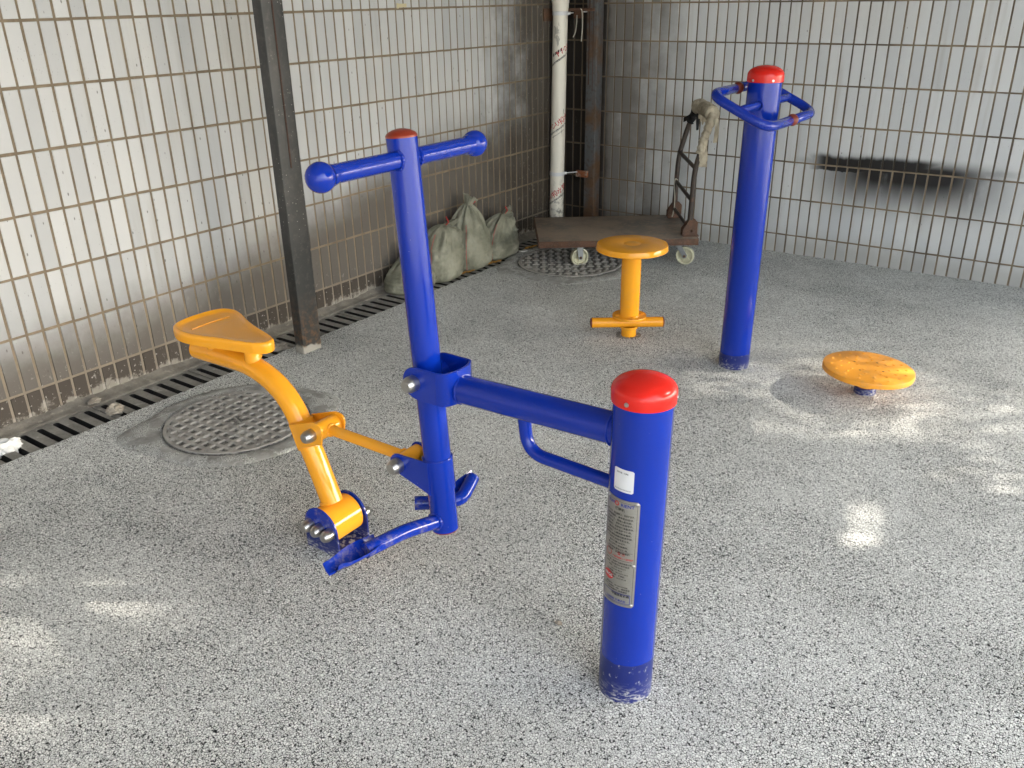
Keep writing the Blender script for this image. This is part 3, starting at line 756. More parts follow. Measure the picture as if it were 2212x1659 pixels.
# sticker and data plate on the short post
def cyl(R):
    def fn(a, z0_):      # a = arc length (m) to the right seen from outside, around azimuth AZ0
        z = 1.6-(1.6-z0_)*.978; t = AZ0+a/PR; return PL(z)+Vector((R*math.cos(t), R*math.sin(t), 0))
    return fn
AZ0 = R_(-63.5)
def wrap(bm, outline, R, z0=0, n=14):
    """filled rounded rect patch as grid: outline=(a0,a1,z0,z1,r)"""
    a0, a1, za, zb, r = outline; fn = cyl(R); cols = []
    for i in range(n+1):
        a = a0+(a1-a0)*i/n; e = min(a-a0, a1-a); c = 0 if e >= r else r-math.sqrt(max(0, r*r-(r-e)**2))
        cols.append((bm.verts.new(fn(a, za+c)), bm.verts.new(fn(a, zb-c))))
    for p, q in zip(cols, cols[1:]): bm.faces.new((p[0], q[0], q[1], p[1]))
    return cols
c1 = PR+.0006
bm = bmesh.new(); wrap(bm, (-.0600, -.0095, .582, .640, .003), c1)
stk = obj('sticker', bm, m_white, post)
bm = bmesh.new(); f = cyl(c1+.0003); text_on(bm, '设施名称：健骑机', .0050, f, cx=-.0375, cy=.630, maxw=.03); obj('sticker_text', bm, m_blackp, stk, smooth=0); bm = bmesh.new(); text_on(bm, 'JSQC0706201709122135', .0042, f, cx=-.036, cy=.588, maxw=.042); obj('sticker_text', bm, m_blackp, stk, smooth=0)
a0, a1, za, zb = -.0835, .0075, .268, .562
bm = bmesh.new(); A_ = wrap(bm, (a0, a1, za, zb, .006), PR+.0016, n=20); B_ = wrap(bm, (a0, a1, za, zb, .006), PR+.0002, n=20)
npl = obj('nameplate', bm, m_plate, post, smooth=60)
f = cyl(PR+.0020); ac = (a0+a1)/2
bm = bmesh.new()
lines = ['锻炼方法：坐在座板上，双手握扶手，', '双脚蹬踏板，身体前后运动，', '反复练习。增强心肺功能。', '适用人群：成年人及老年人。', '注意事项：运动前做准备活动，', '儿童须在成人监护下使用，', '高血压、心脏病患者慎用。', '运动前请检查器材是否牢固，', '每次锻炼时间不宜过长，', '最大承重100公斤。', '禁止超载使用本器材，', '出现故障请停止使用，', '三级管理：定期检查维护。']
zz = .522
for t in lines: text_on(bm, t, .0058, f, cx=ac, cy=zz, maxw=.074); zz -= .0086
zz -= .020
for t in ['生产厂家：体育产业股份有限公司', '地址：省市经济技术开发区', '电话：0535-2095219', '400 063 8213', '执行标准：GB19272-2011', '产品名称：健骑机', '生产日期：2017.09.24']: text_on(bm, t, .0052, f, cx=ac, cy=zz, maxw=.070); zz -= .0074
zz = .324
for t in ['器材编号：SD1800157058', '安全使用寿命：8年，请在安全', '使用寿命期内使用本器材']: text_on(bm, t, .0052, f, cx=ac, cy=zz, maxw=.072); zz -= .007
text_on(bm, '中国体育彩票', .0090, f, cx=ac+.012, cy=.299, maxw=.044)
text_on(bm, '健骑机', .0082, f, cx=ac, cy=.535)
obj('plate_text', bm, m_blackp, npl, smooth=0)
def loopline(bm, a0, a1, z0, z1, w, R):
    g = cyl(R)
    def q(x0, x1, y0, y1, n=12):
        cs = [(bm.verts.new(g(x0+(x1-x0)*i/n, y0)), bm.verts.new(g(x0+(x1-x0)*i/n, y1))) for i in range(n+1)]
        for p, r in zip(cs, cs[1:]): bm.faces.new((p[0], r[0], r[1], p[1]))
    q(a0, a1, z0, z0+w); q(a0, a1, z1-w, z1); q(a0, a0+w, z0+w, z1-w, 1); q(a1-w, a1, z0+w, z1-w, 1)
    return q
bm = bmesh.new(); q = loopline(bm, a0+.005, a1-.005, za+.006, zb-.006, .0007, PR+.0019)
q(a0+.01, a1-.01, .398, .3987); q(a0+.01, a1-.01, .4225, .4232); q(a0+.01, a1-.01, .3045, .3052)
obj('plate_border', bm, m_blackp, npl, smooth=0)
bm = bmesh.new(); text_on(bm, '锐迪特', .0085, f, cx=ac-.024, cy=.548, maxw=.022); text_on(bm, 'RIENT', .0115, f, cx=ac+.018, cy=.548)
loopline(bm, a0+.009, a1-.009, .277, .304, .0012, PR+.0021); text_on(bm, '公益体彩 乐善人生', .0065, f, cx=ac, cy=.283, maxw=.062)
obj('plate_blue_print', bm, m_bluep, npl, smooth=0)
bm = bmesh.new()
def disc(bm, cx, cz, ra, rz, R, hole=0, n=28):
    g = cyl(R)
    if hole:
        o_ = [bm.verts.new(g(cx+ra*math.cos(2*PI*k/n), cz+rz*math.sin(2*PI*k/n))) for k in range(n)]; i_ = [bm.verts.new(g(cx+ra*hole*math.cos(2*PI*k/n), cz+rz*hole*math.sin(2*PI*k/n))) for k in range(n)]
        for k in range(n): bm.faces.new((o_[k], o_[(k+1) % n], i_[(k+1) % n], i_[k]))
    else:
        c_ = bm.verts.new(g(cx, cz)); o_ = [bm.verts.new(g(cx+ra*math.cos(2*PI*k/n), cz+rz*math.sin(2*PI*k/n))) for k in range(n)]
        for k in range(n): bm.faces.new((c_, o_[k], o_[(k+1) % n]))
disc(bm, a0+.0225, .345, .0155, .0125, PR+.0019); disc(bm, ac-.0085, .549, .0062, .0062, PR+.0021, .6); disc(bm, a0+.020, .4105, .0095, .0095, PR+.0019, .84)
text_on(bm, '警 示', .0085, f, cx=ac+.010, cy=.4155); text_on(bm, '*严禁站在座板上 *儿童须监护', .0050, f, cx=ac+.012, cy=.4045, maxw=.052)
obj('plate_red_print', bm, m_redp, npl, smooth=0)
bm = bmesh.new(); text_on(bm, 'NSCC', .0105, cyl(PR+.0023), cx=a0+.0225, cy=.345, maxw=.026); obj('plate_logo_letters', bm, m_white, npl, smooth=0)
for (aa, z_) in ((a0+.006, zb-.006), (a1-.006, zb-.006), (a0+.004, .415), (a1-.006, .388), (a0+.006, za+.006), (a1-.006, za+.006)):
    p = cyl(PR+.0012)(aa, z_); q_ = PL(p.z); d = Vector((p.x-q_.x, p.y-q_.y, 0)).normalized(); bm = bmesh.new(); lathe(bm, [(.0048, 0), (.0046, .0012), (.003, .0024), (0, .0028)], p, d, 14); obj('rivet', bm, m_steel, npl)

# ------------------------------------------------------------------ waist twister post
TX, TY, TR = -1.335, 3.645, .0690
tw = thing('twister_post', (TX, TY, 0), 'tall blue post with a red domed cap and a looped blue handle near its top', 'exercise post')
bm = bmesh.new(); tube(bm, [(TX-.014, TY-.010, -.02), (TX, TY, 1.29)], TR, 56); tpost = obj('post', bm, m_twist, tw)
bm = bmesh.new(); cap(bm, (TX, TY, 1.264), TR+.002, .026, .039); obj('cap', bm, m_red, tpost)
for az in (-45, -110, 80):
    bm = bmesh.new(); d = Vector((math.cos(R_(az)), math.sin(R_(az)), 0)); lathe(bm, [(0, 0), (.006, 0), (.005, .003), (0, .0035)], Vector((TX, TY, 1.272))+d*(TR+.003), d, 12)
    obj('cap_screw', bm, m_steel, tpost)
S = Vector((.905, 0, -.425)); C0 = Vector((TX+.008, TY, 1.177)); a_, b_ = .285, .135
def rp(u, v): return C0+Vector((0, 1, 0))*u+S*v
for s in (-1, 1):
    # half loop on the -Y (s=-1) or +Y side, between the two rubber balls
    pts = fillet([rp(s*.031, -b_), rp(s*a_, -b_), rp(s*a_, b_), rp(s*.031, b_)], .085, 12)
    bm = bmesh.new(); rad = [.0195]*len(pts); rad[0] = rad[-1] = .0165
    pts2 = [pts[0]]+[pts[0].lerp(pts[1], .04)]+pts[1:-1]+[pts[-1].lerp(pts[-2], .04)]+[pts[-1]]; rad = [.015]+[.0195]*(len(pts2)-2)+[.015]
    tube(bm, pts2, .0195, 28, rad=rad); tube(bm, [V(TX, TY+s*.05, 1.177), rp(s*(a_-.005), 0)], .0175, 24); weld(bm, rp(s*(TR+.001), 0), (0, 1, 0), .0185, .003)
    obj('handle_loop', bm, m_knurl, tw)
for v in (-b_, b_):
    bm = bmesh.new(); sphere(bm, rp(0, v), .0245, 28); tube(bm, [rp(-.035, v), rp(.035, v)], .008, 12); obj('rubber_ball', bm, m_rubber, tw)

# ------------------------------------------------------------------ standing disc
DX, DY = -.757, 3.66
sd = thing('standing_disc', (DX, DY, 0), 'low yellow turning disc with raised dots on a short blue-collared stub', 'turntable')
ax = Vector((.040*.81, .040*.58, 1)).normalized(); top = Vector((DX, DY, .120)); bm = bmesh.new(); rd = .188
lathe(bm, [(0, -.016), (rd-.012, -.016), (rd-.006, -.026), (rd, -.024), (rd+.0008, -.010), (rd-.001, -.003), (rd-.006, 0), (0, .0005)], top, ax, 72)
u, v, a = frame(ax)
for R2, cnt, ph in ((.155, 16, 0), (.12, 13, .2), (.085, 8, .1), (.045, 5, .4)):
    for k in range(cnt):
        t = 2*PI*k/cnt+ph; c = top+(u*math.cos(t)+v*math.sin(t))*R2; lathe(bm, [(.0075, 0), (.006, .0012), (.003, .002), (0, .0022)], c, a, 12)
dsc = obj('disc', bm, m_yeldisc, sd)
for k in range(4):
    bm = bmesh.new(); t = PI/4+PI/2*k+.5; c = top+(u*math.cos(t)+v*math.sin(t))*.068; lathe(bm, [(.0045, .0012), (0, .0013)], c, a, 12); obj('bolt_hole', bm, m_blackp, dsc)
bm = bmesh.new(); lathe(bm, [(.037, .02), (.037, .11)], (DX, DY, 0), seg=36); obj('stem', bm, m_yeldisc, sd)
bm = bmesh.new(); lathe(bm, [(.045, -.01), (.045, .024), (.043, .028), (.036, .030)], (DX, DY, 0), seg=36); obj('collar', bm, m_bluelow, sd)

# ------------------------------------------------------------------ swivel stool
SX, SY = -1.945, 3.703
stl = thing('swivel_stool', (SX, SY, 0), 'yellow stool with a flat round seat and a footbar close to the ground', 'stool')
bm = bmesh.new(); rs = .176
lathe(bm, [(0, .458), (rs-.012, .458), (rs-.003, .452), (rs+.001, .455), (rs, .474), (rs-.003, .481), (rs-.010, .4835), (.045, .4835), (.043, .4828), (.040, .4835), (0, .484)], (SX, SY, 0), seg=72)
obj('seat', bm, m_yel, stl)
bm = bmesh.new(); lathe(bm, [(.049, .10), (.049, .46)], (SX, SY, 0), seg=44); weld(bm, (SX, SY, .113), (0, 0, 1), .050, .004); obj('stem', bm, m_yel, stl)
bm = bmesh.new(); lathe(bm, [(0, .102), (.086, .102), (.087, .104), (.087, .111), (.086, .113), (0, .113)], (SX, SY, 0), seg=48)
for k in range(4):
    t = PI/4+PI/2*k; lathe(bm, [(.011, .113), (.011, .119), (.006, .121), (0, .121)], (SX+.066*math.cos(t), SY+.066*math.sin(t), 0), seg=6)
obj('flange', bm, m_yel, stl)
bd = Vector((.815, .58, 0)).normalized(); bc = Vector((SX-.004, SY-.012, .0745)); bm = bmesh.new(); tube(bm, [bc-bd*.180, bc+bd*.180], .0260, 36)
fb = obj('foot_bar', bm, m_yelk, stl)
for s in (-1, 1):
    bm = bmesh.new(); lathe(bm, [(.0255, 0), (.0255, .004), (.018, .008), (0, .010)], bc+bd*.180*s, bd*s, 30); obj('end_cap', bm, m_rubber, fb)
bm = bmesh.new(); lathe(bm, [(.046, .056), (.046, .044), (.038, .040), (.038, -.01)], (SX, SY, 0), seg=36); obj('base', bm, m_yel, stl)
bm = bmesh.new()
for k in range(90):
    t = random.uniform(0, 2*PI); rr_ = random.uniform(.040, .062); lump(bm, (SX+rr_*math.cos(t), SY+rr_*math.sin(t), .002), (.005, .005, .004), k, 1, .5)
obj('cement_ring', bm, m_ledge, stl)

# ------------------------------------------------------------------ steel columns
def column(x0, x1, y0, y1, top, mat, label, seam=None):
    c = thing('steel_column', ((x0+x1)/2, (y0+y1)/2, 0), label, 'column')
    bm = bmesh.new(); box(bm, (x0, y0, -.01), (x1, y1, top), .004, 3); s = obj('shaft', bm, mat, c)
    return c, s
c, s = column(-3.213, -3.153, 2.595, 2.712, 3.0, m_col, 'dark grey steel column with a rust seam, standing by the left wall')
m_seam = rust('rust_seam', (.06, .032, .022), (.045, .022, .015), (.09, .04, .02), (.4, .6), .8)
bm = bmesh.new(); box(bm, (-3.1532, 2.648, .90), (-3.1500, 2.656, 2.99), .0008, 1); obj('weld_seam', bm, m_seam, s)
c, s = column(-3.338, -3.255, 5.545, 5.634, 3.0, m_ccol, 'rusty grey steel column in the dark corner beside the white pipe')
for xx, w_, z_ in ((-3.318, .007, 1.02), (-3.285, .004, .98)):
    bm = bmesh.new(); box(bm, (xx, 5.5425, z_), (xx+w_, 5.5455, 2.99)); obj('rust_streak', bm, m_seam, s)

# ------------------------------------------------------------------ drain pipe
PX, PY, PRR = -3.500, 5.420, .0515
pipe = thing('drain_pipe', (PX, PY, 0), 'cream plastic drain pipe with red lettering in the corner between the tiled walls', 'pipe')
lean = lambda z: Vector((PX+.016*(z/1.5), PY+.014*(z/1.5), z))
bm = bmesh.new(); tube(bm, [lean(-.02), lean(.5), lean(1.0), lean(1.6), lean(3.0)], PRR, 40); shaft = obj('pipe_body', bm, m_pvc, pipe)
bm = bmesh.new(); lathe(bm, [(.052, 0), (.057, .004), (.057, .05), (.060, .055), (.060, .13), (.053, .135)], lean(1.50), seg=36); obj('coupling', bm, m_pvc, pipe)
for z in (.402, 1.488):
    bm = bmesh.new(); c = lean(z); lathe(bm, [(.0515, -.013), (.055, -.013), (.055, .013), (.0515, .013)], c, seg=36)
    d = Vector((.75, .66, 0)).normalized(); obox(bm, c+d*.058, d, (-d.y, d.x, 0), (0, 0, 1), (.012, .006, .009), .001)
    tube(bm, [c+d*.05, c+Vector((.155, .135, .008))], .0035, 10); obj('clamp', bm, m_white, pipe)
bm = bmesh.new(); bmk = bmesh.new()
def pf(z0, az0, up=1):
    az = R_(az0)
    def fn(a, b):
        t = az+a/PRR; z = z0+b; c = lean(z); return Vector((c.x+(PRR+.0006)*math.cos(t), c.y+(PRR+.0006)*math.sin(t), z))
    return fn
AZP = math.degrees(math.atan2(-5.4, 3.45))
for z0, txt in ((.765, 'PVC-U排水管'), (.265, 'PVC-U排水管'), (1.235, 'PVC-U')):
    off = {.765: .012, .265: -.030, 1.235: .038}[z0]
    text_on(bm, txt, .046, pf(z0, AZP), rot=R_(33), cx=off, cy=off*.6)
    text_on(bmk, '建筑排水用管材有限公司', .014, pf(z0-.045, AZP), rot=R_(33), cx=0, cy=0)
for k in range(4):
    f_ = pf(1.215, AZP); x0 = -.052+k*.019
    vs = [f_(x0+dx*.84-dy*.54*0, (x0+.04)*.62+dx*.6+dy) for dx, dy in ((0, 0), (.015, 0), (.015, .020), (0, .020))]; bmk.faces.new([bmk.verts.new(p) for p in vs])
text_on(bmk, 'DIMENSION PIPE', .012, pf(1.195, AZP), rot=R_(33)); text_on(bmk, 'GB/T5836.1-2006 DN110', .010, pf(.69, AZP), rot=R_(33))
obj('red_lettering', bm, m_redp, shaft, smooth=0); obj('black_lettering', bmk, m_blackp, shaft, smooth=0)
bm = bmesh.new(); box(bm, (-3.395, 5.520, .372), (-3.300, 5.5445, .418), .002); o = obj('wall_bracket', bm, m_rustb); o['label'] = 'small rusty bracket on the corner column holding the lower pipe clamp'; o['category'] = 'bracket'
bm = bmesh.new(); box(bm, (-3.562, 5.45, 1.500), (-3.24, 5.490, 1.520), .002); box(bm, (-3.40, 5.470, 1.455), (-3.325, 5.478, 1.500), .001); box(bm, (-3.563, 5.34, 1.44), (-3.555, 5.46, 1.52), .001)
o = obj('wall_bracket', bm, m_rim); o['label'] = 'rusty angle iron across the corner at the pipe coupling'; o['category'] = 'bracket'
for i_, pts in enumerate(([(-3.37, 5.466, 1.475), (-3.372, 5.464, 1.42), (-3.378, 5.462, 1.37), (-3.395, 5.46, 1.335)], [(-3.35, 5.466, 1.51), (-3.33, 5.45, 1.515), (-3.318, 5.448, 1.49), (-3.316, 5.45, 1.40), (-3.322, 5.45, 1.31)])):
    bm = bmesh.new(); tube(bm, catmull(pts, 8), .0035, 8); o = obj('hanging_cord', bm, m_cord)
    o['label'] = ('short pale cord end dangling from the angle iron nearest the pipe', 'longer pale cord end hooked over the angle iron beside the corner column')[i_]; o['category'] = 'cord'

# ------------------------------------------------------------------ platform trolley
U = Vector((.80, .60, 0)).normalized(); W = Vector((-U.y, U.x, 0)); TC = Vector((-2.780, 4.995, 0))
tr = thing('platform_trolley', TC, 'old brown platform trolley with a rag-wrapped push handle parked in the corner', 'trolley')
def tq(u_, w_, z): return TC+U*u_+W*w_+Vector((0, 0, z))
HL, HW = .505, .325
bm = bmesh.new(); obox(bm, tq(0, 0, .1765), U, W, (0, 0, 1), (HL, HW, .0025), .001); deck = obj('deck', bm, m_deck, tr)
bm = bmesh.new()
for s in (-1, 1):
    obox(bm, tq(0, s*(HW+.0025), .158), U, W, (0, 0, 1), (HL+.004, .0025, .021), .001); obox(bm, tq(s*(HL+.0025), 0, .158), U, W, (0, 0, 1), (.0025, HW, .021), .001)
obj('rim', bm, m_rim, deck)
def caster(u_, w_, yaw, tl=.022):
    c = tq(u_, w_, 0); d = Vector((math.cos(yaw), math.sin(yaw), 0)); n = Vector((-d.y, d.x, 0)); wc = c+d*tl+Vector((0, 0, .0585))
    bm = bmesh.new(); obox(bm, c+Vector((0, 0, .170)), d, n, (0, 0, 1), (.045, .04, .003), .001); lathe(bm, [(.024, .128), (.026, .150), (.026, .168)], c, seg=24)
    obox(bm, c+Vector((0, 0, .127)), d, n, (0, 0, 1), (.026, .0245, .003), .001)
    for s in (-1, 1):
        ol_ = [(-.020, .127), (.020, .127), (tl+.017, .066), (tl+.013, .049), (tl, .042), (tl-.013, .049), (tl-.018, .066)]
        prism(bm, ol_, c+n*(s*.0245-.0015), d, (0, 0, 1), n, .003, .0006, 1)
    fk = obj('caster_fork', bm, m_fork, tr)
    bm = bmesh.new(); lathe(bm, [(.046, -.014), (.050, -.017), (.057, -.015), (.0585, -.009), (.0585, .009), (.057, .015), (.050, .017), (.046, .014), (.0435, .004), (.0435, -.004), (.046, -.014)], wc, n, 40)
    lathe(bm, [(.008, -.017), (.015, -.017), (.016, -.012), (.016, .012), (.015, .017), (.008, .017)], wc, n, 24)
    for k in range(6):
        t = 2*PI*k/6+.3; e = (d*math.cos(t)+Vector((0, 0, 1))*math.sin(t)); obox(bm, wc+e*.029, e, n.cross(e), n, (.0155, .0035, .009), .001)
    lathe(bm, [(.012, -.003), (.045, -.003), (.045, .003), (.012, .003)], wc, n, 30)
    obj('wheel', bm, m_wheel, fk)
    bm = bmesh.new(); bolt(bm, wc-n*.026, -n, .008, .008); bolt(bm, wc+n*.026, n, .008, .008); obj('axle_nut', bm, m_rim, fk)
caster(-.245, -.262, R_(50), .004); caster(-.33, .24, R_(75)); caster(.40, -.262, R_(12), .044); caster(.36, .24, R_(150))
# handle frame
hx = HL-.045
def hp(w_, z, du=0): return tq(hx+du, w_, z)
wn, wf = -.245, .262
zt = .925
path = [hp(wn, .185, 0), hp(wn, .60, .012), hp(wn+.005, .80, .065), hp(wn+.03, .905, .10), hp(wn+.09, zt, .108), hp(wf-.09, zt, .108), hp(wf-.03, .905, .10), hp(wf-.005, .80, .065), hp(wf, .60, .012), hp(wf, .185, 0)]
bm = bmesh.new(); tube(bm, fillet(path, .07, 6), .0165, 20)
for za_, zb_, du in ((.625, .605, .014), (.425, .40, .008), (.245, .225, 0)): tube(bm, [hp(wf, za_, du), hp(wn, zb_, du)], .0105 if za_ < .3 else .0125, 16)
hnd = obj('push_handle', bm, m_tubes, tr)
for w_ in (wn, wf):
    bm = bmesh.new()
    for s in (-1, 1):
        ol_ = [(-.045, .180), (.050, .180), (.050, .255)]
        for k in range(7): t = PI/2*k/6; ol_.append((.025+.025*math.cos(t), .262+.022*math.sin(t)))
        ol_ += [(-.005, .284), (-.045, .225)]
        prism(bm, ol_, tq(hx, w_+s*.024-.002, 0), U, (0, 0, 1), W, .004, .0008, 1)
    bolt(bm, tq(hx+.018, w_-.027, .215), -W, .009, .012); obox(bm, tq(hx+.01, w_, .182), U, W, (0, 0, 1), (.05, .035, .003), .001)
    obj('hinge_bracket', bm, m_rim, tr)
# rags round the handle
def wrapcloth(bm, pts, r0, turns, amp, seed):
    pts = catmull(pts, 14); n = len(pts); seg = 26; tan = [(pts[min(n-1, i+1)]-pts[max(0, i-1)]).normalized() for i in range(n)]
    uu, vv, _ = frame(tan[0]); rings = []
    for i in range(n):
        if i: q = tan[i-1].rotation_difference(tan[i]); uu = q @ uu; vv = q @ vv
        rg = []
        for k in range(seg):
            t = 2*PI*k/seg; ph = (turns*i/n+t/(2*PI)) % 1
            r = r0+amp*(ph**.6)+.004*noise.noise(Vector((i*.16, k*.5, seed)))
            if i in (0, n-1): r = .0150
            rg.append(bm.verts.new(pts[i]+(uu*math.cos(t)+vv*math.sin(t))*r))
        rings.append(rg)
    for A, B in zip(rings, rings[1:]):
        for k in range(seg): bm.faces.new((A[k], A[(k+1) % seg], B[(k+1) % seg], B[k]))
def ribbon(bm, pts, wdt, wd, seed=0):
    pts = catmull(pts, 6); wv = Vector(wd).normalized(); rows = []
    for i, p in enumerate(pts):
        j = .25*noise.noise(Vector((i*.4, seed, 0))); ww = wdt*(1+j)
        nrm = Vector((-wv.y, wv.x, 0)); rows.append([bm.verts.new(p+wv*ww*t+nrm*(.006*math.sin(3*t+i*.5))) for t in (-.5, -.17, .17, .5)])
    for A, B in zip(rows, rows[1:]):
        for k in range(3): bm.faces.new((A[k], A[k+1], B[k+1], B[k]))
bm = bmesh.new()
wrapcloth(bm, [hp(wf-.05, .912, .100), hp(wf-.10, zt+.006, .106), hp(.08, zt+.006, .108), hp(-.05, zt+.006, .108), hp(wn+.10, zt+.004, .108), hp(wn+.045, zt-.008, .107)], .031, 8, .017, 1)
wrapcloth(bm, [hp(wn+.06, zt-.008, .107), hp(wn+.018, .885, .095), hp(wn+.006, .82, .070), hp(wn+.002, .76, .052), hp(wn, .69, .036)], .020, 7, .009, 2)
ribbon(bm, [hp(wn-.01, .745, .05), hp(wn-.022, .70, .052), hp(wn-.02, .655, .056), hp(wn-.02, .615, .054)], .05, U, 3)
ribbon(bm, [hp(wn-.01, .90, .12), hp(wn-.02, .84, .125), hp(wn-.015, .76, .12)], .025, U, 5)
for k in range(7): ribbon(bm, [hp(.12-.05*k, .905, .11), hp(.12-.05*k, .88-.004*k, .105), hp(.118-.05*k, .855-.012*(k % 3), .10)], .018, U+W*.5, k)
obj('rag_wrap', bm, m_rag, hnd, smooth=70)
bm = bmesh.new(); wrapcloth(bm, [hp(wf-.010, .815, .070), hp(wf-.025, .86, .085), hp(wf-.05, .90, .098)], .018, 3, .010, 7)
ribbon(bm, [hp(wf-.10, .90, .10), hp(wf-.11, .85, .10), hp(wf-.115, .78, .10)], .022, U+W*.3, 2); ribbon(bm, [hp(wf-.02, .87, .08), hp(wf+.005, .84, .05), hp(wf+.01, .83, .03)], .03, (0, 0, 1), 4)
obj('black_rag', bm, m_black, hnd, smooth=70)
bm = bmesh.new()
for k in range(3):
    pts = [hp(wf-.03, .44, .01), hp(wf-.04-.01*k, .452, -.01), hp(wf-.055, .42, -.018), hp(wf-.05-.006*k, .33, -.01), hp(wf-.045+.008*k, .25, -.005), hp(wf-.06, .195, -.02)]
    tube(bm, catmull(pts, 8), .003, 7)
obj('tied_cord', bm, m_cord, hnd)

# ------------------------------------------------------------------ sandbags
def sandbag(c, sx, sy, h, neck, lab, seed, yaw=0, lean_=(0, 0), top=.75, flat=False):
    t = thing('sandbag', (c[0], c[1], 0), lab, 'sandbag', 'sacks along the left wall')
    bm = bmesh.new(); NS, NT_ = 96, 44; rings = []
    ca, sa = math.cos(yaw), math.sin(yaw)
    for i in range(NT_+1):
        q = i/NT_
        z = h*q
        # radius profile: bulge, then gather to the neck
        if q < top: r = (1-((q/top-.38)/.80)**2*.42) * (1 if q > .07 else .82+.18*math.sqrt(q/.07))
        else:
            e = (q-top)/(1-top); r0_ = 1-((1-.38)/.80)**2*.42; r = r0_*(1-e**1.5)**.8+.10*e
        fold = max(0, (q-.35)/.65)**1.3
        rg = []
        for k in range(NS):
            a = 2*PI*k/NS; ce, se = math.cos(a), math.sin(a)
            ex = .72 if q < .6 else .9
            x = math.copysign(abs(ce)**ex, ce); y = math.copysign(abs(se)**ex, se)
            wv = 1+fold*(.11*math.cos(8*a+seed+q*4)+.07*math.cos(15*a+seed*2-q*6)+.10*noise.noise(Vector((ce*5, se*5, q*4+seed))))*(1 if q < .97 else .6)
            wv += .10*noise.noise(Vector((ce*1.3+seed, se*1.3, q*2.2)))+.06*noise.noise(Vector((ce*3.5, se*3.5+seed, q*8)))+.028*abs(noise.noise(Vector((ce*9, se*9+seed, q*14))))+.012*math.sin(q*70+3*noise.noise(Vector((ce*2, se*2, seed))))*(1 if .1 < q < .6 else 0)
            X, Y = x*sx*r*wv, y*sy*r*wv
            lx, ly = lean_[0]*max(0, q-.35)**1.5, lean_[1]*max(0, q-.35)**1.5
            zz_ = z+(.02*noise.noise(Vector((ce*2+seed, se*2, 5)))*q*h/.3)
            px = max(c[0]+lx+X*ca-Y*sa, XL+.008)
            rg.append(bm.verts.new((px, c[1]+ly+X*sa+Y*ca, max(-.012, zz_-.012+q*.012))))
        rings.append(rg)
    P0 = [[v_.co.copy() for v_ in rg] for rg in rings]; seam = R_(-62+14*math.sin(seed*2.3))
    for A, B in zip(rings, rings[1:]):
        for k in range(NS): bm.faces.new((A[k], A[(k+1) % NS], B[(k+1) % NS], B[k]))
    bm.faces.new(rings[0]); bm.faces.new(rings[-1])
    # tuft above the tie
    tp_ = Vector((c[0]+lean_[0]*.65**1.5, c[1]+lean_[1]*.65**1.5, h-.01)); nd = Vector(neck).normalized(); L = Vector(neck).length
    uu, vv, aa = frame(nd); rr = []
    for i in range(9):
        q = i/8; rg = []
        for k in range(36):
            a = 2*PI*k/36; rad = (.014+.026*q**.6)*(1+.30*q*math.cos(7*a+seed)+.22*q*math.cos(13*a+q*4)); rg.append(bm.verts.new(tp_+nd*L*q*(1+.12*math.cos(5*a))+(uu*math.cos(a)+vv*math.sin(a))*rad))
        rr.append(rg)
    for A, B in zip(rr, rr[1:]):
        for k in range(36): bm.faces.new((A[k], A[(k+1) % 36], B[(k+1) % 36], B[k]))
    sk = obj('sack', bm, m_bag, t, smooth=80)
    bm = bmesh.new(); rg = []
    tube(bm, [tp_+nd*.008+(uu*math.cos(2*PI*k/16)+vv*math.sin(2*PI*k/16))*.0165 for k in range(17)], .0035, 8)
    d2 = (uu*.6+vv*.5).normalized() if seed % 2 else Vector((.5, -.3, .2)).normalized()
    tube(bm, [tp_+nd*.008+d2*.016, tp_+nd*.02+d2*.045+Vector((0, 0, .02)), tp_+d2*.06+Vector((0, 0, .05))], .0035, 8)
    obj('tie', bm, m_tie, t)
    pts = []
    for i in range(2, int(NT_*min(.93, top+.15))):
        k = int(NS*(seam-yaw)/(2*PI)) % NS; pts.append(P0[i][k])
    bm = bmesh.new()
    for i in range(0, len(pts)-1): tube(bm, [pts[i].lerp(pts[i+1], .1), pts[i].lerp(pts[i+1], .75)], .0022, 6)
    obj('seam_stitching', bm, m_tie, sk)
    return t
sandbag((-3.445, 3.70), .118, .165, .215, (.03, -.02, .03), 'low slumped sack half hidden behind the blue handlebar post', 1, 0, (-.02, .10), .55)
sandbag((-3.435, 3.985), .128, .155, .315, (.055, .05, -.01), 'upright grey-green sack leaning on the wall, nearest the blue handlebar post', 2, .1, (-.01, .10), .84)
sandbag((-3.430, 4.265), .125, .155, .395, (.01, .03, .05), 'tallest grey-green sack, tied in a peak, in the middle of the row', 3, -.1, (-.03, .04), .62)
sandbag((-3.435, 4.56), .125, .168, .265, (.05, .04, .02), 'rounded tied sack at the far end of the row, nearest the trolley', 4, .05, (.02, .14), .72)

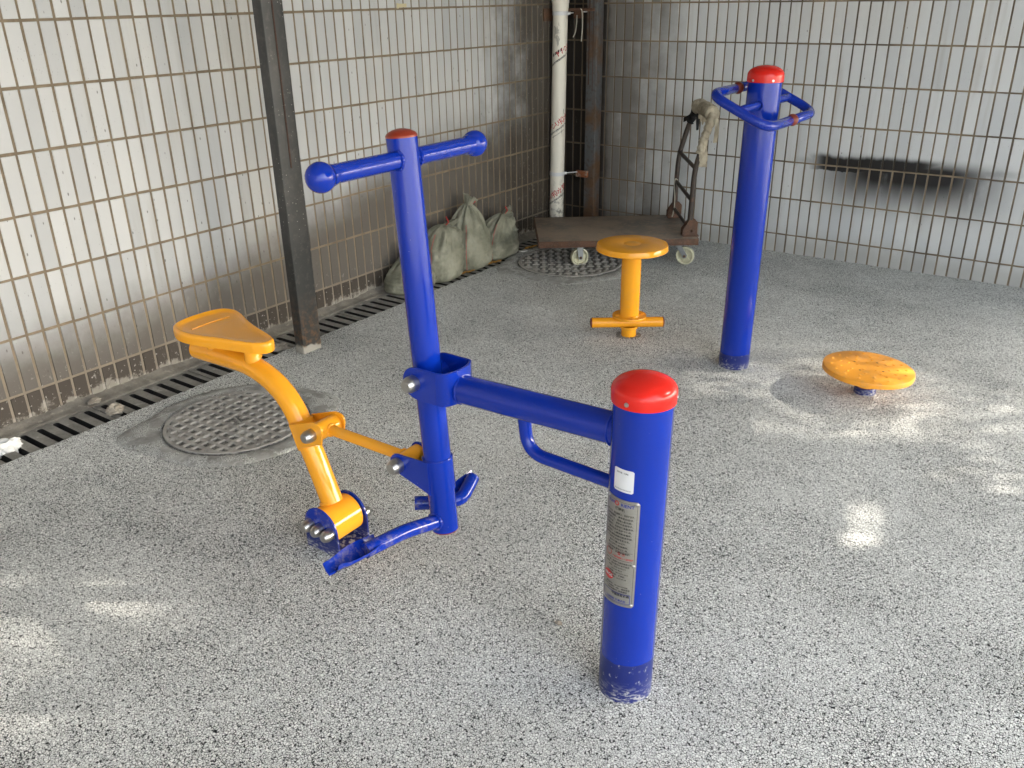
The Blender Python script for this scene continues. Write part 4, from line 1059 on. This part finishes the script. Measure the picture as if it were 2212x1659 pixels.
# ------------------------------------------------------------------ litter
def bit(name, bm, mat, label, cat, group=None, smooth=35):
    o = obj(name, bm, mat, smooth=smooth); o['label'] = label; o['category'] = cat
    if group: o['group'] = group
    return o
bm = bmesh.new(); r = bmesh.ops.create_icosphere(bm, subdivisions=4, radius=1)
for v_ in r['verts']:
    p = v_.co.copy(); k = 1+.55*noise.noise(p*1.6+Vector((4, 0, 1)))+.45*abs(noise.noise(p*3.2))-.2
    v_.co = Vector((-3.405+p.x*.036*k, 1.262+p.y*.060*k, -.000+p.z*.034*k))
bit('crumpled_tissue', bm, m_paper, 'crumpled white tissue lying on the drain at the left edge', 'tissue', smooth=25)
for c_, s_, lab in (((-3.36, 1.705, .000), (.026, .034, .022), 'knobbly mortar lump lying in a drain slot below the left wall'),
                    ((-3.36, 2.325, .000), (.024, .030, .020), 'mortar lump on the drain behind the yellow saddle'),
                    ((-3.51, 1.70, .004), (.018, .026, .010), 'flat pale chip on the mortar ledge under the left wall'),
                    ((-3.34, 2.60, -.004), (.035, .04, .014), 'grey lump of cement on the drain beside the column foot')):
    bm = bmesh.new(); lump(bm, c_, s_, int(c_[1]*10), 4, .7); bit('mortar_lump', bm, m_stone, lab, 'mortar lump', 'crumbs along the drain', 30)
for c_, lab in (((-3.31, 4.10, .004), 'yellow dry leaf at the foot of the tallest sack'), ((-3.30, 4.37, .004), 'curled yellow leaf between the tallest sack and the far one'), ((-3.31, 4.80, .004), 'yellow leaf scrap just past the far end of the sacks')):
    bm = bmesh.new(); ribbon(bm, [(c_[0]-.02, c_[1]-.03, .004), (c_[0], c_[1]-.01, .022), (c_[0]+.01, c_[1]+.015, .012), (c_[0]+.02, c_[1]+.03, .024)], .035, (1, .4, .3), int(c_[1]*7))
    bit('dry_leaf', bm, m_leaf, lab, 'leaf', 'dry leaves by the sacks', 0)
bm = bmesh.new(); obox(bm, (-3.30, 4.70, .006), (.5, .86, 0), (-.86, .5, 0), (0, 0, 1), (.028, .018, .008), .002); bit('small_carton', bm, m_white, 'small flat white carton beside the far sack', 'carton')
bm = bmesh.new(); box(bm, (XL+.0036, 3.875, 1.553), (XL+.0048, 3.955, 1.572)); box(bm, (XL+.0036, 3.872, 1.548), (XL+.009, 3.885, 1.575)); bit('tape_scrap', bm, m_tape, 'scrap of yellowed tape stuck high on the left wall', 'tape')
for k, (px, py, lab) in enumerate(((-1.03, 1.62, 'tiny brown pebble on the ground left of the short capped post'), (-.57, 1.22, 'small brown pebble on the ground in front of the short capped post'), (-1.63, 4.28, 'white chip on the ground between the stool and the trolley'))):
    bm = bmesh.new(); lump(bm, (px, py, .003), (.010, .009, .005), k+3, 2, .5); bit('pebble', bm, m_stone if k < 2 else m_paper, lab, 'pebble', 'loose bits on the ground')

bm = bmesh.new(); box(bm, (-5.5, -5.2, -.1), (1.2, -4.8, 5.5))  # unseen facade added behind the camera, darkens reflections and ambient light
o = obj('added_facade', bm, plain('grey_render', (.16, .155, .15), .9), smooth=0); o['label'] = 'unseen plain grey facade added behind the viewer to darken reflections'; o['category'] = 'added_facade'
# ------------------------------------------------------------------ made-up leaf screen out of view, gaps shaped to let the sun patches through
def leaf_screen():
    t = thing('leaf_screen', (1.5, 7.6, 0), 'unseen screen of leaves added to block the sun, with gaps shaped for the sun patches', 'leaf_screen')
    bm = bmesh.new()
    tube(bm, catmull([(1.5, 7.6, -.1), (1.52, 7.55, 1.0), (1.5, 7.5, 2.2), (1.4, 7.4, 3.4), (1.3, 7.3, 4.6)], 6), .1, 16, rad=None)
    for z, e in ((2.2, (2.3, 6.2, 3.2)), (2.8, (3.0, 6.6, 4.2)), (3.3, (1.6, 6.2, 4.4)), (3.6, (2.6, 5.0, 4.9)), (2.5, (3.6, 6.4, 3.4))): tube(bm, catmull([(1.5, 7.5, z), ((1.5+e[0])/2, (7.5+e[1])/2, (z+e[2])/2+.15), e], 5), .018, 8)
    obj('screen_trunk', bm, m_bark, t)
    bm = bmesh.new(); rn = random.Random(11)
    uu = Vector((-.582, .813, 0)); vv = sdir.cross(uu)*1.0
    if vv.z < 0: vv = -vv
    def gm(x, y):   # 1 = let the sun through, at ground point
        s = 0
        def blob(cx, cy, rx, ry, rot, amt=1., fo=1.6):
            dx, dy = x-cx, y-cy; c_, s_ = math.cos(rot), math.sin(rot); a_, b__ = dx*c_+dy*s_, -dx*s_+dy*c_
            q = (a_/rx)**2+(b__/ry)**2; return amt if q < 1 else (amt*max(0, 1-(math.sqrt(q)-1)*fo))
        w1 = .08*noise.noise(Vector((x*5, y*5, 0)))
        s = max(s, blob(-.480, 2.65, .030, .12, R_(12), 1., 8), blob(-.450, 2.48, .045, .075, R_(10), 1., 8))
        s = max(s, blob(-.92, 3.58, .46, .26, R_(35), .28), blob(-.68, 3.36, .36, .14, R_(35), .30), blob(-.17, 3.72, .38, .22, R_(45), .18), blob(-.05, 3.35, .36, .14, R_(40), .18))
        s = max(s, blob(-1.24, 4.0, .2, .09, R_(30), .13), blob(-2.27, .62, .26, .44, R_(-50), .24))
        return min(1, s*(1+w1*3))
    D = 7.0; O = Vector((-1.2, 2.2, .5))
    def leaf(a_, b__, sz, sp):
        c_ = O-O.dot(uu)*uu+uu*a_+vv*b__+sdir*(D-O.dot(sdir)*0+rn.gauss(0, sp))
        if c_.z < .3: return
        nrm = (sdir+Vector((rn.gauss(0, .3), rn.gauss(0, .3), rn.gauss(0, .3)))).normalized(); p, q, _ = frame(nrm); an = rn.uniform(0, 2*PI)
        p, q = p*math.cos(an)+q*math.sin(an), q*math.cos(an)-p*math.sin(an)
        bm.faces.new([bm.verts.new(c_+v__) for v__ in (p*sz, p*sz*.35+q*sz*.5, -p*sz*.6+q*sz*.4, -p*sz, -p*sz*.6-q*sz*.4, p*sz*.35-q*sz*.5)])
    def open_at(a_, b__):
        c_ = O-O.dot(uu)*uu+uu*a_+vv*b__+sdir*D; g_ = c_-sdir*(c_.z/sdir.z); return gm(g_.x, g_.y)
    st_ = .10; a_ = -2.6
    while a_ < 5.6:
        b__ = -2.3
        while b__ < 3.5:
            mc = max(open_at(a_+.05+dx*.1, b__+.05+dy*.1) for dx in (-2, -1, 0, 1, 2) for dy in (-2, -1, 0, 1, 2))
            for lay in range(3):
                x_, y_ = a_+rn.uniform(0, st_), b__+rn.uniform(0, st_)
                m_ = mc
                if m_ <= .02: leaf(x_, y_, rn.uniform(.12, .17), .3)
                elif lay == 0:
                    for k in range(230):
                        x2, y2 = a_+rn.uniform(0, st_), b__+rn.uniform(0, st_); m2 = open_at(x2, y2)
                        if rn.random() < -math.log(max(m2, .003))*.17: leaf(x2, y2, rn.uniform(.014, .021), .12)
            b__ += st_
        a_ += st_
    obj('screen_leaves', bm, m_leafg, t, smooth=0)
leaf_screen()
